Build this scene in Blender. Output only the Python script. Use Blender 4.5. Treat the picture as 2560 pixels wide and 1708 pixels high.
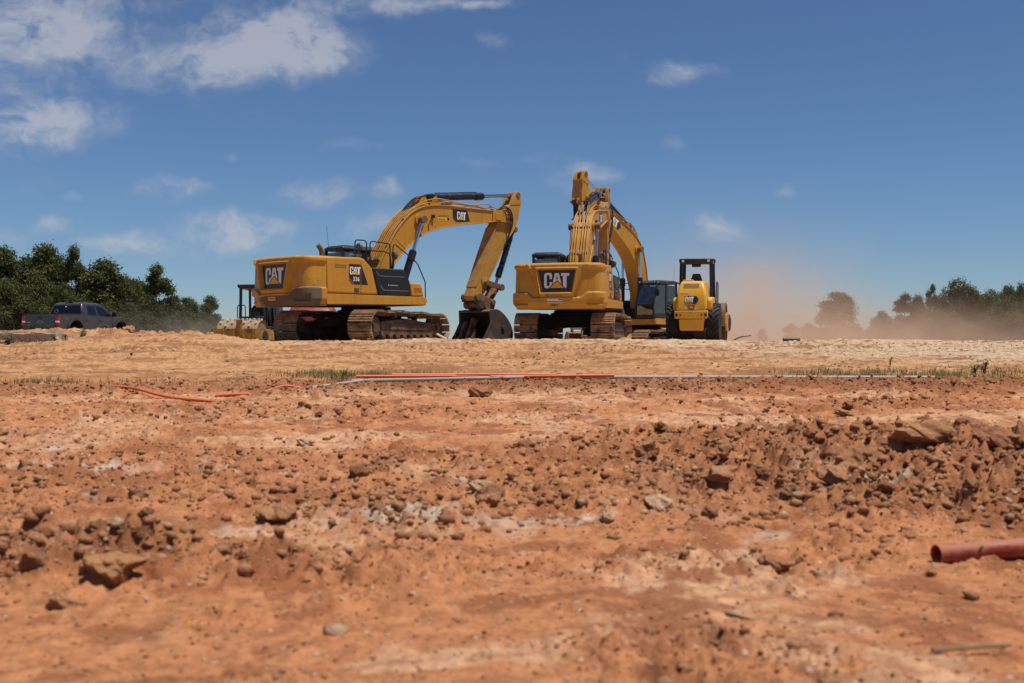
import bpy, bmesh, math, random
import numpy as np
from mathutils import Vector, Matrix
from mathutils.geometry import tessellate_polygon

for o in list(bpy.data.objects):
    bpy.data.objects.remove(o)
S = bpy.context.scene
COL = S.collection
R = math.radians
rng = np.random.default_rng(7)
random.seed(7)

# ------------------------------------------------------------ camera, sky, sun, exposure
cam_d = bpy.data.cameras.new('camera')
cam = bpy.data.objects.new('camera', cam_d); COL.objects.link(cam)
EYE = 1.1
cam.location = (0, 0, EYE)
cam.rotation_euler = (R(90), 0, 0)
cam_d.sensor_width = 36; cam_d.lens = 40
cam_d.clip_start = 0.1; cam_d.clip_end = 20000
cam_d.dof.use_dof = True; cam_d.dof.focus_distance = 33; cam_d.dof.aperture_fstop = 2.5
S.camera = cam
SUN_EL, SUN_AZ = 72.0, 115.0        # azimuth clockwise from +Y
sun_d = bpy.data.lights.new('sun', 'SUN'); sun_d.energy = 4.9; sun_d.angle = R(0.5); sun_d.color = (1, .95, .87)
sun = bpy.data.objects.new('sun', sun_d); COL.objects.link(sun)
sv = Vector((math.sin(R(SUN_AZ)) * math.cos(R(SUN_EL)), math.cos(R(SUN_AZ)) * math.cos(R(SUN_EL)), math.sin(R(SUN_EL))))
sun.rotation_euler = sv.to_track_quat('Z', 'Y').to_euler()
sun.location = sv * 60
S.view_settings.view_transform = 'Standard'; S.view_settings.look = 'None'
S.view_settings.exposure = 0.0; S.view_settings.gamma = 1.0
S.cycles.max_bounces = 8; S.cycles.volume_bounces = 1; S.cycles.transparent_max_bounces = 12
S.cycles.volume_step_rate = 1.5

class NT:
    """short-hand for node trees"""
    def __init__(s, tree): s.t = tree; s.n = tree.nodes; s.l = tree.links
    def new(s, typ, **kw):
        n = s.n.new(typ)
        for k, v in kw.items(): setattr(n, k, v)
        return n
    def put(s, sock, v):
        if isinstance(v, bpy.types.NodeSocket): s.l.new(v, sock)
        elif v is not None:
            if hasattr(sock.default_value, '__len__') and not hasattr(v, '__len__'): v = (v,) * len(sock.default_value)
            if hasattr(sock.default_value, '__len__') and len(sock.default_value) == 4 and len(v) == 3: v = (*v, 1)
            sock.default_value = v
    def math(s, op, a, b=None, c=None, clamp=False):
        n = s.new('ShaderNodeMath', operation=op, use_clamp=clamp)
        for i, v in enumerate((a, b, c)):
            if v is not None: s.put(n.inputs[i], v)
        return n.outputs[0]
    def vec(s, op, a, b=None):
        n = s.new('ShaderNodeVectorMath', operation=op); s.put(n.inputs[0], a)
        if b is not None: s.put(n.inputs[1], b)
        return n.outputs['Value'] if op in ('LENGTH', 'DOT_PRODUCT') else n.outputs[0]
    def scale(s, a, k):
        n = s.new('ShaderNodeVectorMath', operation='SCALE'); s.put(n.inputs[0], a); s.put(n.inputs['Scale'], k); return n.outputs[0]
    def rng(s, v, a, b, c=0., d=1., smooth=True):
        n = s.new('ShaderNodeMapRange', interpolation_type='SMOOTHSTEP' if smooth else 'LINEAR')
        for i, x in enumerate((v, a, b, c, d)): s.put(n.inputs[i], x)
        return n.outputs[0]
    def noise(s, vec, scale, detail=4, rough=.55, dist=0., out=0):
        n = s.new('ShaderNodeTexNoise'); s.put(n.inputs['Vector'], vec); s.put(n.inputs['Scale'], scale)
        s.put(n.inputs['Detail'], detail); s.put(n.inputs['Roughness'], rough); s.put(n.inputs['Distortion'], dist)
        return n.outputs[out]
    def mix(s, f, a, b, typ='MIX'):
        n = s.new('ShaderNodeMix', data_type='RGBA', blend_type=typ)
        s.put(n.inputs[0], f); s.put(n.inputs[6], a); s.put(n.inputs[7], b); return n.outputs[2]

world = bpy.data.worlds.new('World'); S.world = world; world.use_nodes = True
w = NT(world.node_tree); w.n.clear()
sky = w.new('ShaderNodeTexSky', sky_type='NISHITA', sun_disc=False, sun_elevation=R(SUN_EL), sun_rotation=R(SUN_AZ),
            altitude=900, air_density=1.0, dust_density=0.0, ozone_density=5.0)
hs = w.new('ShaderNodeHueSaturation'); w.put(hs.inputs['Color'], sky.outputs[0])
hs.inputs['Saturation'].default_value = 1.0; hs.inputs['Value'].default_value = 0.70
skc = w.mix(1.0, hs.outputs[0], (.80, .925, 1.08), 'MULTIPLY')
tc = w.new('ShaderNodeTexCoord')
sp = w.new('ShaderNodeSeparateXYZ'); w.put(sp.inputs[0], tc.outputs['Generated'])
yy = w.math('MAXIMUM', w.math('ABSOLUTE', sp.outputs[1]), .02)
cb = w.new('ShaderNodeCombineXYZ'); w.put(cb.inputs[0], w.math('DIVIDE', sp.outputs[0], yy)); w.put(cb.inputs[1], w.math('DIVIDE', sp.outputs[2], yy))
P0 = cb.outputs[0]
warp = w.vec('SUBTRACT', w.noise(P0, 9, 4, .6, out=1), (.5, .5, .5))
P1 = w.vec('ADD', P0, w.vec('MULTIPLY', warp, (.11, .055, 0)))
# cumulus scraps: bearing and height of each (tangents), half-width, half-height, strength
CL = [(110, 90, 360, 130, .85), (20, 60, 200, 110, .5), (660, 80, 180, 100, 1.25), (600, 160, 230, 70, .85), (830, 105, 140, 60, .75), (120, 285, 210, 70, 1.2), (20, 335, 120, 60, .85),
      (1010, 6, 250, 34, .9), (1190, 10, 80, 26, .6), (1720, 170, 105, 34, .62), (1640, 190, 60, 22, .3), (590, 565, 180, 36, 1.15), (560, 612, 190, 30, .7), (315, 592, 110, 28, 1.1), (150, 555, 60, 30, .95),
      (30, 590, 60, 40, .55), (420, 478, 85, 36, .85), (790, 490, 105, 32, .85), (950, 485, 50, 28, .7), (950, 565, 90, 44, .85), (1440, 440, 70, 46, .9), (1500, 430, 50, 22, .35),
      (1770, 572, 85, 42, .95), (1975, 474, 32, 22, .8), (1650, 368, 50, 24, .5), (1355, 386, 40, 16, .42), (850, 375, 75, 22, .42), (1235, 118, 60, 24, .4), (1200, 405, 80, 16, .28),
      (600, 412, 26, 16, .4), (190, 480, 26, 16, .4), (1560, 150, 40, 30, .22), (3200, 300, 400, 120, .8), (-700, 300, 400, 140, .9)]
acc = None
for (px, py, rx, ry, st) in CL:
    c = ((px - 1280) / 2844, (854 - py) / 2844, 0)
    d = w.vec('MULTIPLY', w.vec('SUBTRACT', P1, c), (2844 / rx, 2844 / ry, 0))
    m = w.rng(w.vec('LENGTH', d), 1.55, .0, 0, st)
    acc = m if acc is None else w.math('ADD', acc, m)
veil = w.math('MULTIPLY', w.rng(w.noise(w.vec('MULTIPLY', P1, (1, 2.4, 1)), 5, 5, .6), .52, .75, 0, .34), w.rng(sp.outputs[0], .25, -.12))
acc = w.math('ADD', acc, veil)
ns = w.noise(w.vec('MULTIPLY', P1, (1, 1.5, 1)), 17, 7, .62)
nf = w.noise(w.vec('MULTIPLY', P1, (1, 1.4, 1)), 60, 4, .6)
den = w.math('ADD', w.math('MULTIPLY', ns, .8), w.math('MULTIPLY', nf, .25))
cm = w.math('MULTIPLY', acc, w.rng(den, .24, .84, .0, 1.3), clamp=True)
cm = w.math('MULTIPLY', w.rng(cm, .02, .95), .70)
cloud = w.mix(cm, skc, (4.9, 5.1, 5.6))
bg = w.new('ShaderNodeBackground'); w.put(bg.inputs[0], cloud); bg.inputs[1].default_value = 0.10
wo = w.new('ShaderNodeOutputWorld'); w.l.new(bg.outputs[0], wo.inputs[0])

# ------------------------------------------------------------ materials
def newmat(name):
    m = bpy.data.materials.new(name); m.use_nodes = True
    t = NT(m.node_tree); t.n.clear()
    o = t.new('ShaderNodeOutputMaterial'); b = t.new('ShaderNodeBsdfPrincipled')
    t.l.new(b.outputs[0], o.inputs[0])
    return m, t, b, o
def objco(t): return t.new('ShaderNodeTexCoord').outputs['Object']
def mat(name, col, rough=.5, metal=0., dirt=None, damt=.4, dscale=3., bump=0., bscale=30., spec=.5, coat=0., wear=None, streak=0.):
    m, t, b, o = newmat(name)
    co = objco(t); c = (*col, 1)
    v = t.noise(co, dscale * .6, 5, .6)
    c = t.mix(t.rng(v, .3, .75, 0, .35), c, tuple(x * .72 for x in col))
    rr = rough
    if dirt:
        d = t.noise(co, dscale, 8, .68)
        g = t.new('ShaderNodeNewGeometry'); s = t.new('ShaderNodeSeparateXYZ'); t.put(s.inputs[0], g.outputs['Normal'])
        up = t.rng(s.outputs[2], .1, 1, 0, .22)
        k = t.rng(t.math('ADD', d, up), .62 - damt * .35, .92 - damt * .3, 0, min(1, .3 + damt))
        c = t.mix(k, c, dirt)
        rr = t.math('ADD', rough, t.math('MULTIPLY', k, .85 - rough), clamp=True)
    if streak:
        g1 = t.noise(t.vec('MULTIPLY', co, (9, 9, .7)), 1., 6, .7); g2 = t.noise(co, 26, 6, .75); g3 = t.noise(t.vec('MULTIPLY', co, (.7, .7, 7)), 1.3, 5, .7)
        k = t.math('MULTIPLY', t.math('ADD', t.math('ADD', t.rng(g1, .5, .78, 0, .55), t.rng(g2, .6, .72, 0, .7)), t.rng(g3, .56, .75, 0, .4)), streak, clamp=True)
        c = t.mix(k, c, (.15, .075, .022))
    if wear:
        a = t.new('ShaderNodeAttribute', attribute_name='wear')
        n2 = t.noise(t.vec('MULTIPLY', co, (1, 1, 2.2)), 5, 7, .7)
        k = t.rng(t.math('ADD', a.outputs['Fac'], t.math('MULTIPLY', t.math('SUBTRACT', n2, .5), 1.1)), .42, .7)
        c = t.mix(k, c, t.mix(t.noise(co, 14, 5, .7), wear, tuple(x * .45 for x in wear)))
        rr = t.math('ADD', rr, t.math('MULTIPLY', k, .4), clamp=True)
    t.put(b.inputs['Base Color'], c); t.put(b.inputs['Roughness'], rr); b.inputs['Metallic'].default_value = metal
    b.inputs['Specular IOR Level'].default_value = spec; b.inputs['Coat Weight'].default_value = coat
    if bump:
        bn = t.new('ShaderNodeBump'); bn.inputs['Strength'].default_value = bump; bn.inputs['Distance'].default_value = .02
        t.put(bn.inputs['Height'], t.noise(co, bscale, 5, .65)); t.put(b.inputs['Normal'], bn.outputs[0])
    return m
DUST = (.42, .255, .135)
M = {}
M['yellow'] = mat('weathered_yellow_paint', (.54, .245, .013), .42, dirt=(.36, .19, .06), damt=.45, dscale=1.6, bump=.05, bscale=5, streak=.8)
M['yellow_worn'] = mat('scuffed_yellow_paint', (.54, .245, .013), .42, dirt=(.36, .19, .06), damt=.45, dscale=1.6, bump=.05, bscale=5, streak=.8, wear=(.17, .125, .085))
M['yellow_new'] = mat('bright_yellow_paint', (.70, .365, .020), .36, dirt=(.50, .33, .12), damt=.26, dscale=2.2, bump=.03, bscale=5, streak=.3)
M['yellow_mud'] = mat('muddy_yellow_paint', (.52, .26, .03), .55, dirt=(.30, .16, .07), damt=.65, dscale=2.5, bump=.2, bscale=22, streak=.75)
M['rust'] = mat('rusty_brown_steel', (.16, .08, .045), .7, dirt=(.32, .17, .07), damt=.5, dscale=5, bump=.3, bscale=25)
M['black'] = mat('black_paint', (.012, .012, .013), .42, dirt=(.07, .055, .045), damt=.2, dscale=4)
M['tubeblack'] = mat('black_cylinder_paint', (.010, .011, .015), .33, dirt=(.05, .04, .035), damt=.15, dscale=4)
M['dark'] = mat('dark_frame_steel', (.018, .015, .013), .7, dirt=(.07, .045, .028), damt=.4, dscale=3)
M['chrome'] = mat('chromed_rod', (.62, .62, .66), .16, metal=1.)
M['steel'] = mat('polished_steel', (.42, .40, .38), .4, metal=1., dirt=DUST, damt=.15, dscale=6)
M['shoe'] = mat('track_shoe_steel', (.055, .042, .034), .55, metal=.3, dirt=(.47, .285, .155), damt=.85, dscale=4.5, bump=.4, bscale=24)
M['mudsteel'] = mat('mud_caked_steel', (.045, .033, .026), .8, dirt=(.19, .105, .055), damt=.7, dscale=2.4, bump=.5, bscale=14)
M['bucket'] = mat('worn_bucket_steel', (.075, .062, .054), .55, metal=.2, dirt=(.17, .105, .065), damt=.5, dscale=3, bump=.25, bscale=16)
M['rubber'] = mat('dusty_black_rubber', (.014, .014, .014), .8, dirt=(.10, .075, .055), damt=.3, dscale=4, bump=.2)
M['hose'] = mat('black_hose', (.015, .015, .016), .5)
M['hosegrey'] = mat('dusty_hose', (.10, .075, .055), .6)
M['white'] = mat('white_decal', (.78, .77, .75), .45, dirt=(.45, .38, .30), damt=.12, dscale=9)
M['decal'] = mat('black_decal', (.014, .014, .016), .38, dirt=(.10, .085, .07), damt=.22, dscale=7)
M['decyel'] = mat('amber_decal', (.80, .40, .004), .45)
M['beige'] = mat('faded_label', (.55, .42, .22), .5)
M['red'] = mat('red_decal', (.45, .02, .02), .45)
M['hexred'] = mat('maroon_decal', (.09, .012, .02), .45)
M['greytrim'] = mat('grey_trim', (.16, .15, .14), .6, dirt=DUST, damt=.2)
M['seat'] = mat('black_vinyl', (.012, .012, .013), .55)
M['mirror'] = mat('grey_plastic', (.09, .09, .092), .5, dirt=DUST, damt=.25, dscale=8)
M['lamp'] = mat('lamp_lens', (.75, .75, .74), .2)
M['truck'] = mat('dark_grey_truck_paint', (.030, .030, .032), .28, dirt=(.12, .085, .06), damt=.28, dscale=1.2, coat=.5)
M['trucktrim'] = mat('black_truck_plastic', (.013, .013, .015), .45, dirt=(.08, .06, .045), damt=.2)
M['taillight'] = mat('red_tail_lamp', (.42, .008, .012), .15)
M['tankred'] = mat('faded_red_paint', (.20, .022, .020), .45, dirt=(.30, .14, .09), damt=.3)
M['pvcgrey'] = mat('grey_pvc', (.34, .325, .315), .5, dirt=(.40, .22, .12), damt=.35, dscale=2)
M['pvcorange'] = mat('orange_conduit', (.66, .115, .022), .45, dirt=(.45, .20, .09), damt=.3, dscale=2)
M['pvcred'] = mat('red_sewer_pipe', (.28, .030, .018), .42, dirt=(.42, .18, .085), damt=.5, dscale=7)
M['concrete'] = mat('split_concrete', (.46, .38, .30), .9, dirt=(.44, .25, .12), damt=.35, dscale=2.5, bump=.6, bscale=14)
M['wood'] = mat('old_wood', (.28, .18, .09), .85, dirt=(.12, .07, .04), damt=.4, dscale=8, bump=.3)
M['litter'] = mat('white_plastic', (.78, .77, .76), .5)
M['bluelitter'] = mat('pale_blue_plastic', (.30, .36, .44), .5)
M['darktube'] = mat('dark_green_tube', (.025, .035, .028), .6, dirt=DUST, damt=.2)
M['interior'] = mat('cab_interior', (.03, .03, .032), .7)
def leafmat(name, c1, c2):
    m, t, b, o = newmat(name)
    a = t.new('ShaderNodeAttribute', attribute_name='tint')
    t.put(b.inputs['Base Color'], t.mix(a.outputs['Fac'], c1, c2)); b.inputs['Roughness'].default_value = .6
    b.inputs['Specular IOR Level'].default_value = .25
    tr = t.new('ShaderNodeBsdfTranslucent'); t.put(tr.inputs[0], t.mix(a.outputs['Fac'], tuple(x * 1.2 for x in c1), tuple(x * 1.2 for x in c2)))
    mx = t.new('ShaderNodeMixShader'); mx.inputs[0].default_value = .22
    t.l.new(b.outputs[0], mx.inputs[1]); t.l.new(tr.outputs[0], mx.inputs[2]); t.l.new(mx.outputs[0], o.inputs[0])
    return m
M['pine'] = leafmat('pine_needles', (.036, .042, .008), (.140, .150, .032))
M['broad'] = leafmat('broad_leaves', (.040, .048, .010), (.130, .138, .034))
M['bark'] = mat('pine_bark', (.09, .06, .04), .9, bump=.4)
M['grass'] = leafmat('dry_green_grass', (.110, .115, .035), (.36, .28, .11))
M['weed'] = leafmat('weed_leaves', (.035, .075, .018), (.09, .14, .035))
def glassmat(name, tint, gl=.12):
    m, t, b, o = newmat(name)
    tr = t.new('ShaderNodeBsdfTransparent'); tr.inputs[0].default_value = (*tint, 1)
    g = t.new('ShaderNodeBsdfGlossy'); g.inputs['Roughness'].default_value = .04; g.inputs[0].default_value = (.9, .9, .9, 1)
    df = t.new('ShaderNodeBsdfDiffuse'); t.put(df.inputs[0], (.30, .22, .14))
    f = t.new('ShaderNodeFresnel'); f.inputs[0].default_value = 1.45
    mx = t.new('ShaderNodeMixShader'); t.put(mx.inputs[0], t.math('ADD', f.outputs[0], gl - .04, clamp=True))
    m2 = t.new('ShaderNodeMixShader'); t.put(m2.inputs[0], t.rng(t.noise(objco(t), 6, 5, .6), .35, .8, .02, .16))
    t.l.new(tr.outputs[0], m2.inputs[1]); t.l.new(df.outputs[0], m2.inputs[2])
    t.l.new(m2.outputs[0], mx.inputs[1]); t.l.new(g.outputs[0], mx.inputs[2]); t.l.new(mx.outputs[0], o.inputs[0])
    return m
M['glass'] = glassmat('cab_glass', (.55, .66, .64))
M['tint'] = glassmat('tinted_truck_glass', (.08, .08, .09), .08)

# ------------------------------------------------------------ mesh kit
def rotm(axis, deg): return Matrix.Rotation(R(deg), 3, axis)
class MB:
    def __init__(s): s.v = []; s.f = []; s.m = []; s.w = None
    def add(s, vs, fs, mi=0):
        n = len(s.v); s.v += [tuple(p) for p in vs]; s.f += [tuple(i + n for i in f) for f in fs]; s.m += [mi] * len(fs); return s
    def box(s, c, d, rot=None, mi=0):
        vs = []
        for z in (-.5, .5):
            for x, y in ((-.5, -.5), (.5, -.5), (.5, .5), (-.5, .5)):
                p = Vector((x * d[0], y * d[1], z * d[2]))
                if rot: p = rot @ p
                vs.append(p + Vector(c))
        return s.add(vs, [(3, 2, 1, 0), (4, 5, 6, 7), (0, 1, 5, 4), (1, 2, 6, 5), (2, 3, 7, 6), (3, 0, 4, 7)], mi)
    def bar(s, p0, p1, wd, ht, mi=0):
        p0, p1 = Vector(p0), Vector(p1); d = p1 - p0; q = d.to_track_quat('X', 'Z').to_matrix()
        return s.box((p0 + p1) / 2, (d.length, wd, ht), q, mi)
    def prism(s, poly, y0, y1, mi=0):       # poly in (x, z), extruded along y
        n = len(poly); vs = [(x, y0, z) for x, z in poly] + [(x, y1, z) for x, z in poly]
        return s.add(vs, [tuple(range(n)), tuple(range(2 * n - 1, n - 1, -1))] + [(i, (i + 1) % n, n + (i + 1) % n, n + i) for i in range(n)], mi)
    def prismx(s, poly, x0, x1, mi=0):      # poly in (y, z), extruded along x
        n = len(poly); vs = [(x0, y, z) for y, z in poly] + [(x1, y, z) for y, z in poly]
        return s.add(vs, [tuple(range(n)), tuple(range(2 * n - 1, n - 1, -1))] + [(i, (i + 1) % n, n + (i + 1) % n, n + i) for i in range(n)], mi)
    def prismz(s, poly, z0, z1, mi=0):
        n = len(poly); vs = [(x, y, z0) for x, y in poly] + [(x, y, z1) for x, y in poly]
        return s.add(vs, [tuple(range(n)), tuple(range(2 * n - 1, n - 1, -1))] + [(i, (i + 1) % n, n + (i + 1) % n, n + i) for i in range(n)], mi)
    def loft(s, rings, mi=0, caps=True, closed=True):
        n = len(rings[0]); vs = [p for r in rings for p in r]; fs = []
        for a in range(len(rings) - 1):
            for i in range(n if closed else n - 1):
                j = (i + 1) % n; fs.append((a * n + i, a * n + j, (a + 1) * n + j, (a + 1) * n + i))
        if caps: fs += [tuple(range(n - 1, -1, -1)), tuple(range((len(rings) - 1) * n, len(rings) * n))]
        return s.add(vs, fs, mi)
    def tube(s, pts, r, n=8, mi=0, caps=True):
        pts = [Vector(p) for p in pts]; rings = []; up = None
        for i, p in enumerate(pts):
            t = (pts[min(i + 1, len(pts) - 1)] - pts[max(i - 1, 0)]).normalized()
            if up is None: up = Vector((0, 0, 1)) if abs(t.z) < .9 else Vector((1, 0, 0))
            a = t.cross(up); a.normalize(); up = a.cross(t); up.normalize()
            rr = r[i] if hasattr(r, '__len__') else r
            rings.append([p + (a * math.cos(6.28318 * k / n) + up * math.sin(6.28318 * k / n)) * rr for k in range(n)])
        return s.loft(rings, mi, caps)
    def cyl(s, p0, p1, r, n=18, mi=0, r1=None): return s.tube([p0, p1], [r, r if r1 is None else r1], n, mi)
    def lathe(s, prof, org, axis, n=32, mi=0):      # prof: (radius, along)
        ax = Vector(axis).normalized(); a = ax.orthogonal().normalized(); b = ax.cross(a); o = Vector(org)
        return s.loft([[o + ax * h + (a * math.cos(6.28318 * k / n) + b * math.sin(6.28318 * k / n)) * max(r, 1e-4) for k in range(n)] for r, h in prof], mi)
    def build(s, name, mats, parent=None, bevel=0., seg=2, smooth=38, xf=None, wear=None, recalc=True):
        me = bpy.data.meshes.new(name)
        vs = s.v if xf is None else [xf(p) for p in s.v]
        me.from_pydata(vs, [], s.f)
        if not isinstance(mats, (list, tuple)): mats = [mats]
        for m in mats: me.materials.append(M[m] if isinstance(m, str) else m)
        me.polygons.foreach_set('material_index', s.m)
        if wear is not None:
            at = me.attributes.new('wear', 'FLOAT', 'POINT'); at.data.foreach_set('value', wear)
        me.update()
        if recalc:
            bm = bmesh.new(); bm.from_mesh(me); bmesh.ops.recalc_face_normals(bm, faces=bm.faces); bm.to_mesh(me); bm.free()
        if smooth: me.shade_smooth(); me.set_sharp_from_angle(angle=R(smooth))
        o = bpy.data.objects.new(name, me); COL.objects.link(o)
        if parent is not None: o.parent = parent
        if bevel:
            b = o.modifiers.new('bevel', 'BEVEL'); b.width = bevel; b.segments = seg; b.limit_method = 'ANGLE'; b.angle_limit = R(32); b.harden_normals = False
        return o
def thing(name, label, cat, loc=(0, 0, 0), rotz=0., group=None):
    o = bpy.data.objects.new(name, None); COL.objects.link(o); o.location = loc; o.rotation_euler = (0, 0, rotz)
    o.empty_display_size = .3
    tag(o, label, cat, group); return o
def tag(o, label, cat, group=None):
    o['label'] = label; o['category'] = cat
    if group: o['group'] = group
    return o
def spline(pts, n):
    """Catmull-Rom through points"""
    P = [np.array(p, float) for p in pts]; P = [2 * P[0] - P[1]] + P + [2 * P[-1] - P[-2]]; out = []
    for i in range(1, len(P) - 2):
        for k in range(n):
            t = k / n; a, b, c, d = P[i - 1], P[i], P[i + 1], P[i + 2]
            out.append(.5 * (2 * b + (c - a) * t + (2 * a - 5 * b + 4 * c - d) * t * t + (3 * b - a - 3 * c + d) * t ** 3))
    out.append(P[-2]); return [tuple(p) for p in out]

# lettering ----------------------------------------------------------------
LC = [(.53, .60), (.53, .86), (.48, .96), (.40, 1), (.13, 1), (.05, .96), (0, .87), (0, .13), (.05, .04), (.13, 0), (.27, 0), (.53, .24), (.53, .40), (.36, .40), (.36, .2), (.33, .15), (.2, .15), (.17, .2), (.17, .8), (.2, .86), (.33, .86), (.36, .8), (.36, .60)]
LA = [(.72, .98), (.98, .98), (1.15, .27), (.874, .53), (.56, .27)]
LAs = [(.85, .86), (.93, .60), (.874, .57), (.80, .62)]
LT = [(1.12, .98), (1.66, .98), (1.66, .80), (1.5, .80), (1.48, 0), (1.41, 0), (1.25, .16), (1.24, .80), (1.12, .80)]
LTri = [(.36, .02), (1.33, .02), (.874, .45)]
def decal_poly(mb, poly, fn, t0, t1, mi):
    """flat polygon with a little thickness laid on a surface: fn(x, y, height) -> point"""
    n = len(poly); vs = [fn(x, y, t1) for x, y in poly] + [fn(x, y, t0) for x, y in poly]
    tri = tessellate_polygon([[Vector((x, y, 0)) for x, y in poly]])
    mb.add(vs, [tuple(t) for t in tri] + [(i, (i + 1) % n, n + (i + 1) % n, n + i) for i in range(n)], mi)
def emblem(mb, fn, x, y, h, lift, mi_w, mi_y, mi_k, wf=1.):
    """the three white letters over the amber triangle; x, y = lower left"""
    g = lambda poly: [(x + a * h * wf, y + b * h) for a, b in poly]
    for L in (LC, LA, LT): decal_poly(mb, g(L), fn, lift, lift + .004, mi_w)
    decal_poly(mb, g(LAs), fn, lift + .003, lift + .006, mi_k)
    decal_poly(mb, g(LTri), fn, lift + .001, lift + .006, mi_y)
def words(mb, txt, fn, x, y, h, lift, mi, bold=.02, wf=.8):
    cu = bpy.data.curves.new('t', 'FONT'); cu.body = txt; cu.size = 1; cu.offset = bold; cu.resolution_u = 2
    o = bpy.data.objects.new('t', cu); COL.objects.link(o)
    dg = bpy.context.evaluated_depsgraph_get(); me = bpy.data.meshes.new_from_object(o.evaluated_get(dg))
    k = h / .72
    mb.add([fn(x + v.co.x * k * wf, y + v.co.y * k, lift) for v in me.vertices], [tuple(p.vertices) for p in me.polygons], mi)
    wd = max((v.co.x for v in me.vertices), default=0) * k * wf
    bpy.data.objects.remove(o); bpy.data.curves.remove(cu); bpy.data.meshes.remove(me)
    return wd

# ------------------------------------------------------------ terrain
PERM = np.random.default_rng(3).permutation(1024)
ANG = np.random.default_rng(4).random(1024) * 2 * np.pi
GX, GY = np.cos(ANG), np.sin(ANG)
def pn(x, y, seed=0):
    xi = np.floor(x).astype(np.int64); yi = np.floor(y).astype(np.int64); xf = x - xi; yf = y - yi
    u = xf * xf * xf * (xf * (xf * 6 - 15) + 10); v = yf * yf * yf * (yf * (yf * 6 - 15) + 10)
    def g(ix, iy, fx, fy):
        h = PERM[(PERM[(ix + seed * 131) & 1023] + iy) & 1023]; return GX[h] * fx + GY[h] * fy
    a = g(xi, yi, xf, yf); b = g(xi + 1, yi, xf - 1, yf); c = g(xi, yi + 1, xf, yf - 1); d = g(xi + 1, yi + 1, xf - 1, yf - 1)
    return (a + (b - a) * u + (c + (d - c) * u - a - (b - a) * u) * v) * 1.5
def fbm(x, y, f, octv, gain=.5, seed=0):
    s = np.zeros_like(x); a = 1.
    for i in range(octv): s += a * pn(x * f + i * 17.3, y * f - i * 9.1, seed + i); f *= 2.03; a *= gain
    return s
def ss(x, a, b): t = np.clip((x - a) / (b - a), 0, 1); return t * t * (3 - 2 * t)
def gauss(x, y, cx, cy, rx, ry): return np.exp(-((x - cx) / rx) ** 2 - ((y - cy) / ry) ** 2)
PY = [-60, 0, 3, 6, 9, 12, 15, 17, 19, 22, 27, 31, 34, 38, 46, 52, 60, 80, 130, 300, 900, 6000]
PZ = [0, 0, 0, .02, .10, .20, .30, .36, .42, .56, .82, 1.00, 1.07, 1.05, 1.02, .98, .85, .6, .35, .2, 0, 0]
CX = [-40, -17, -14.2, -13.5, -12.6, -9.6, -8.9, -7.2, -5.4, -4.2, -2.2, 0, 2.6, 5, 8, 16, 60]
CZ = [-.1, -.08, -.08, .06, .28, .25, .20, .02, .04, .07, .10, .105, .05, .05, .06, .04, .02]
def masks(x, y):
    wob = fbm(x, y, .35, 3, .5, 40)
    rub = ss(y + wob * 1.1, 6.3, 7.4) * (1 - ss(y + wob * 1.2, 9.6, 11.2)) * (.40 + .60 * ss(x, -.5, 2.6))
    rub = np.maximum(rub, 1.15 * gauss(x, y, 3.9, 9.3, 1.5, 1.5))
    rub = np.maximum(rub, .95 * gauss(x, y, -2.0, 5.4, .95, .40))
    rub = np.maximum(rub, .45 * gauss(x, y, -3.2, 13.5, 3.5, 1.6))
    rub = np.maximum(rub, .55 * gauss(x, y, -1.2, 7.6, 1.0, .5))
    rub = np.maximum(rub, .75 * gauss(x, y, 4.6, 14.2, 1.6, .7))
    edge = 17.5 - .03 * (x + 3) ** 2 * (x < -3) * .25
    berm = ss(y + wob * .35, 15.6, 16.5) * (1 - ss(y - edge + 17.5 + wob * .3, 17.6, 18.1)) * (.75 + .25 * ss(x, -6, 2))
    slope = ss(y + wob * .25, 17.8, 18.4)
    return rub, berm, slope
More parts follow.
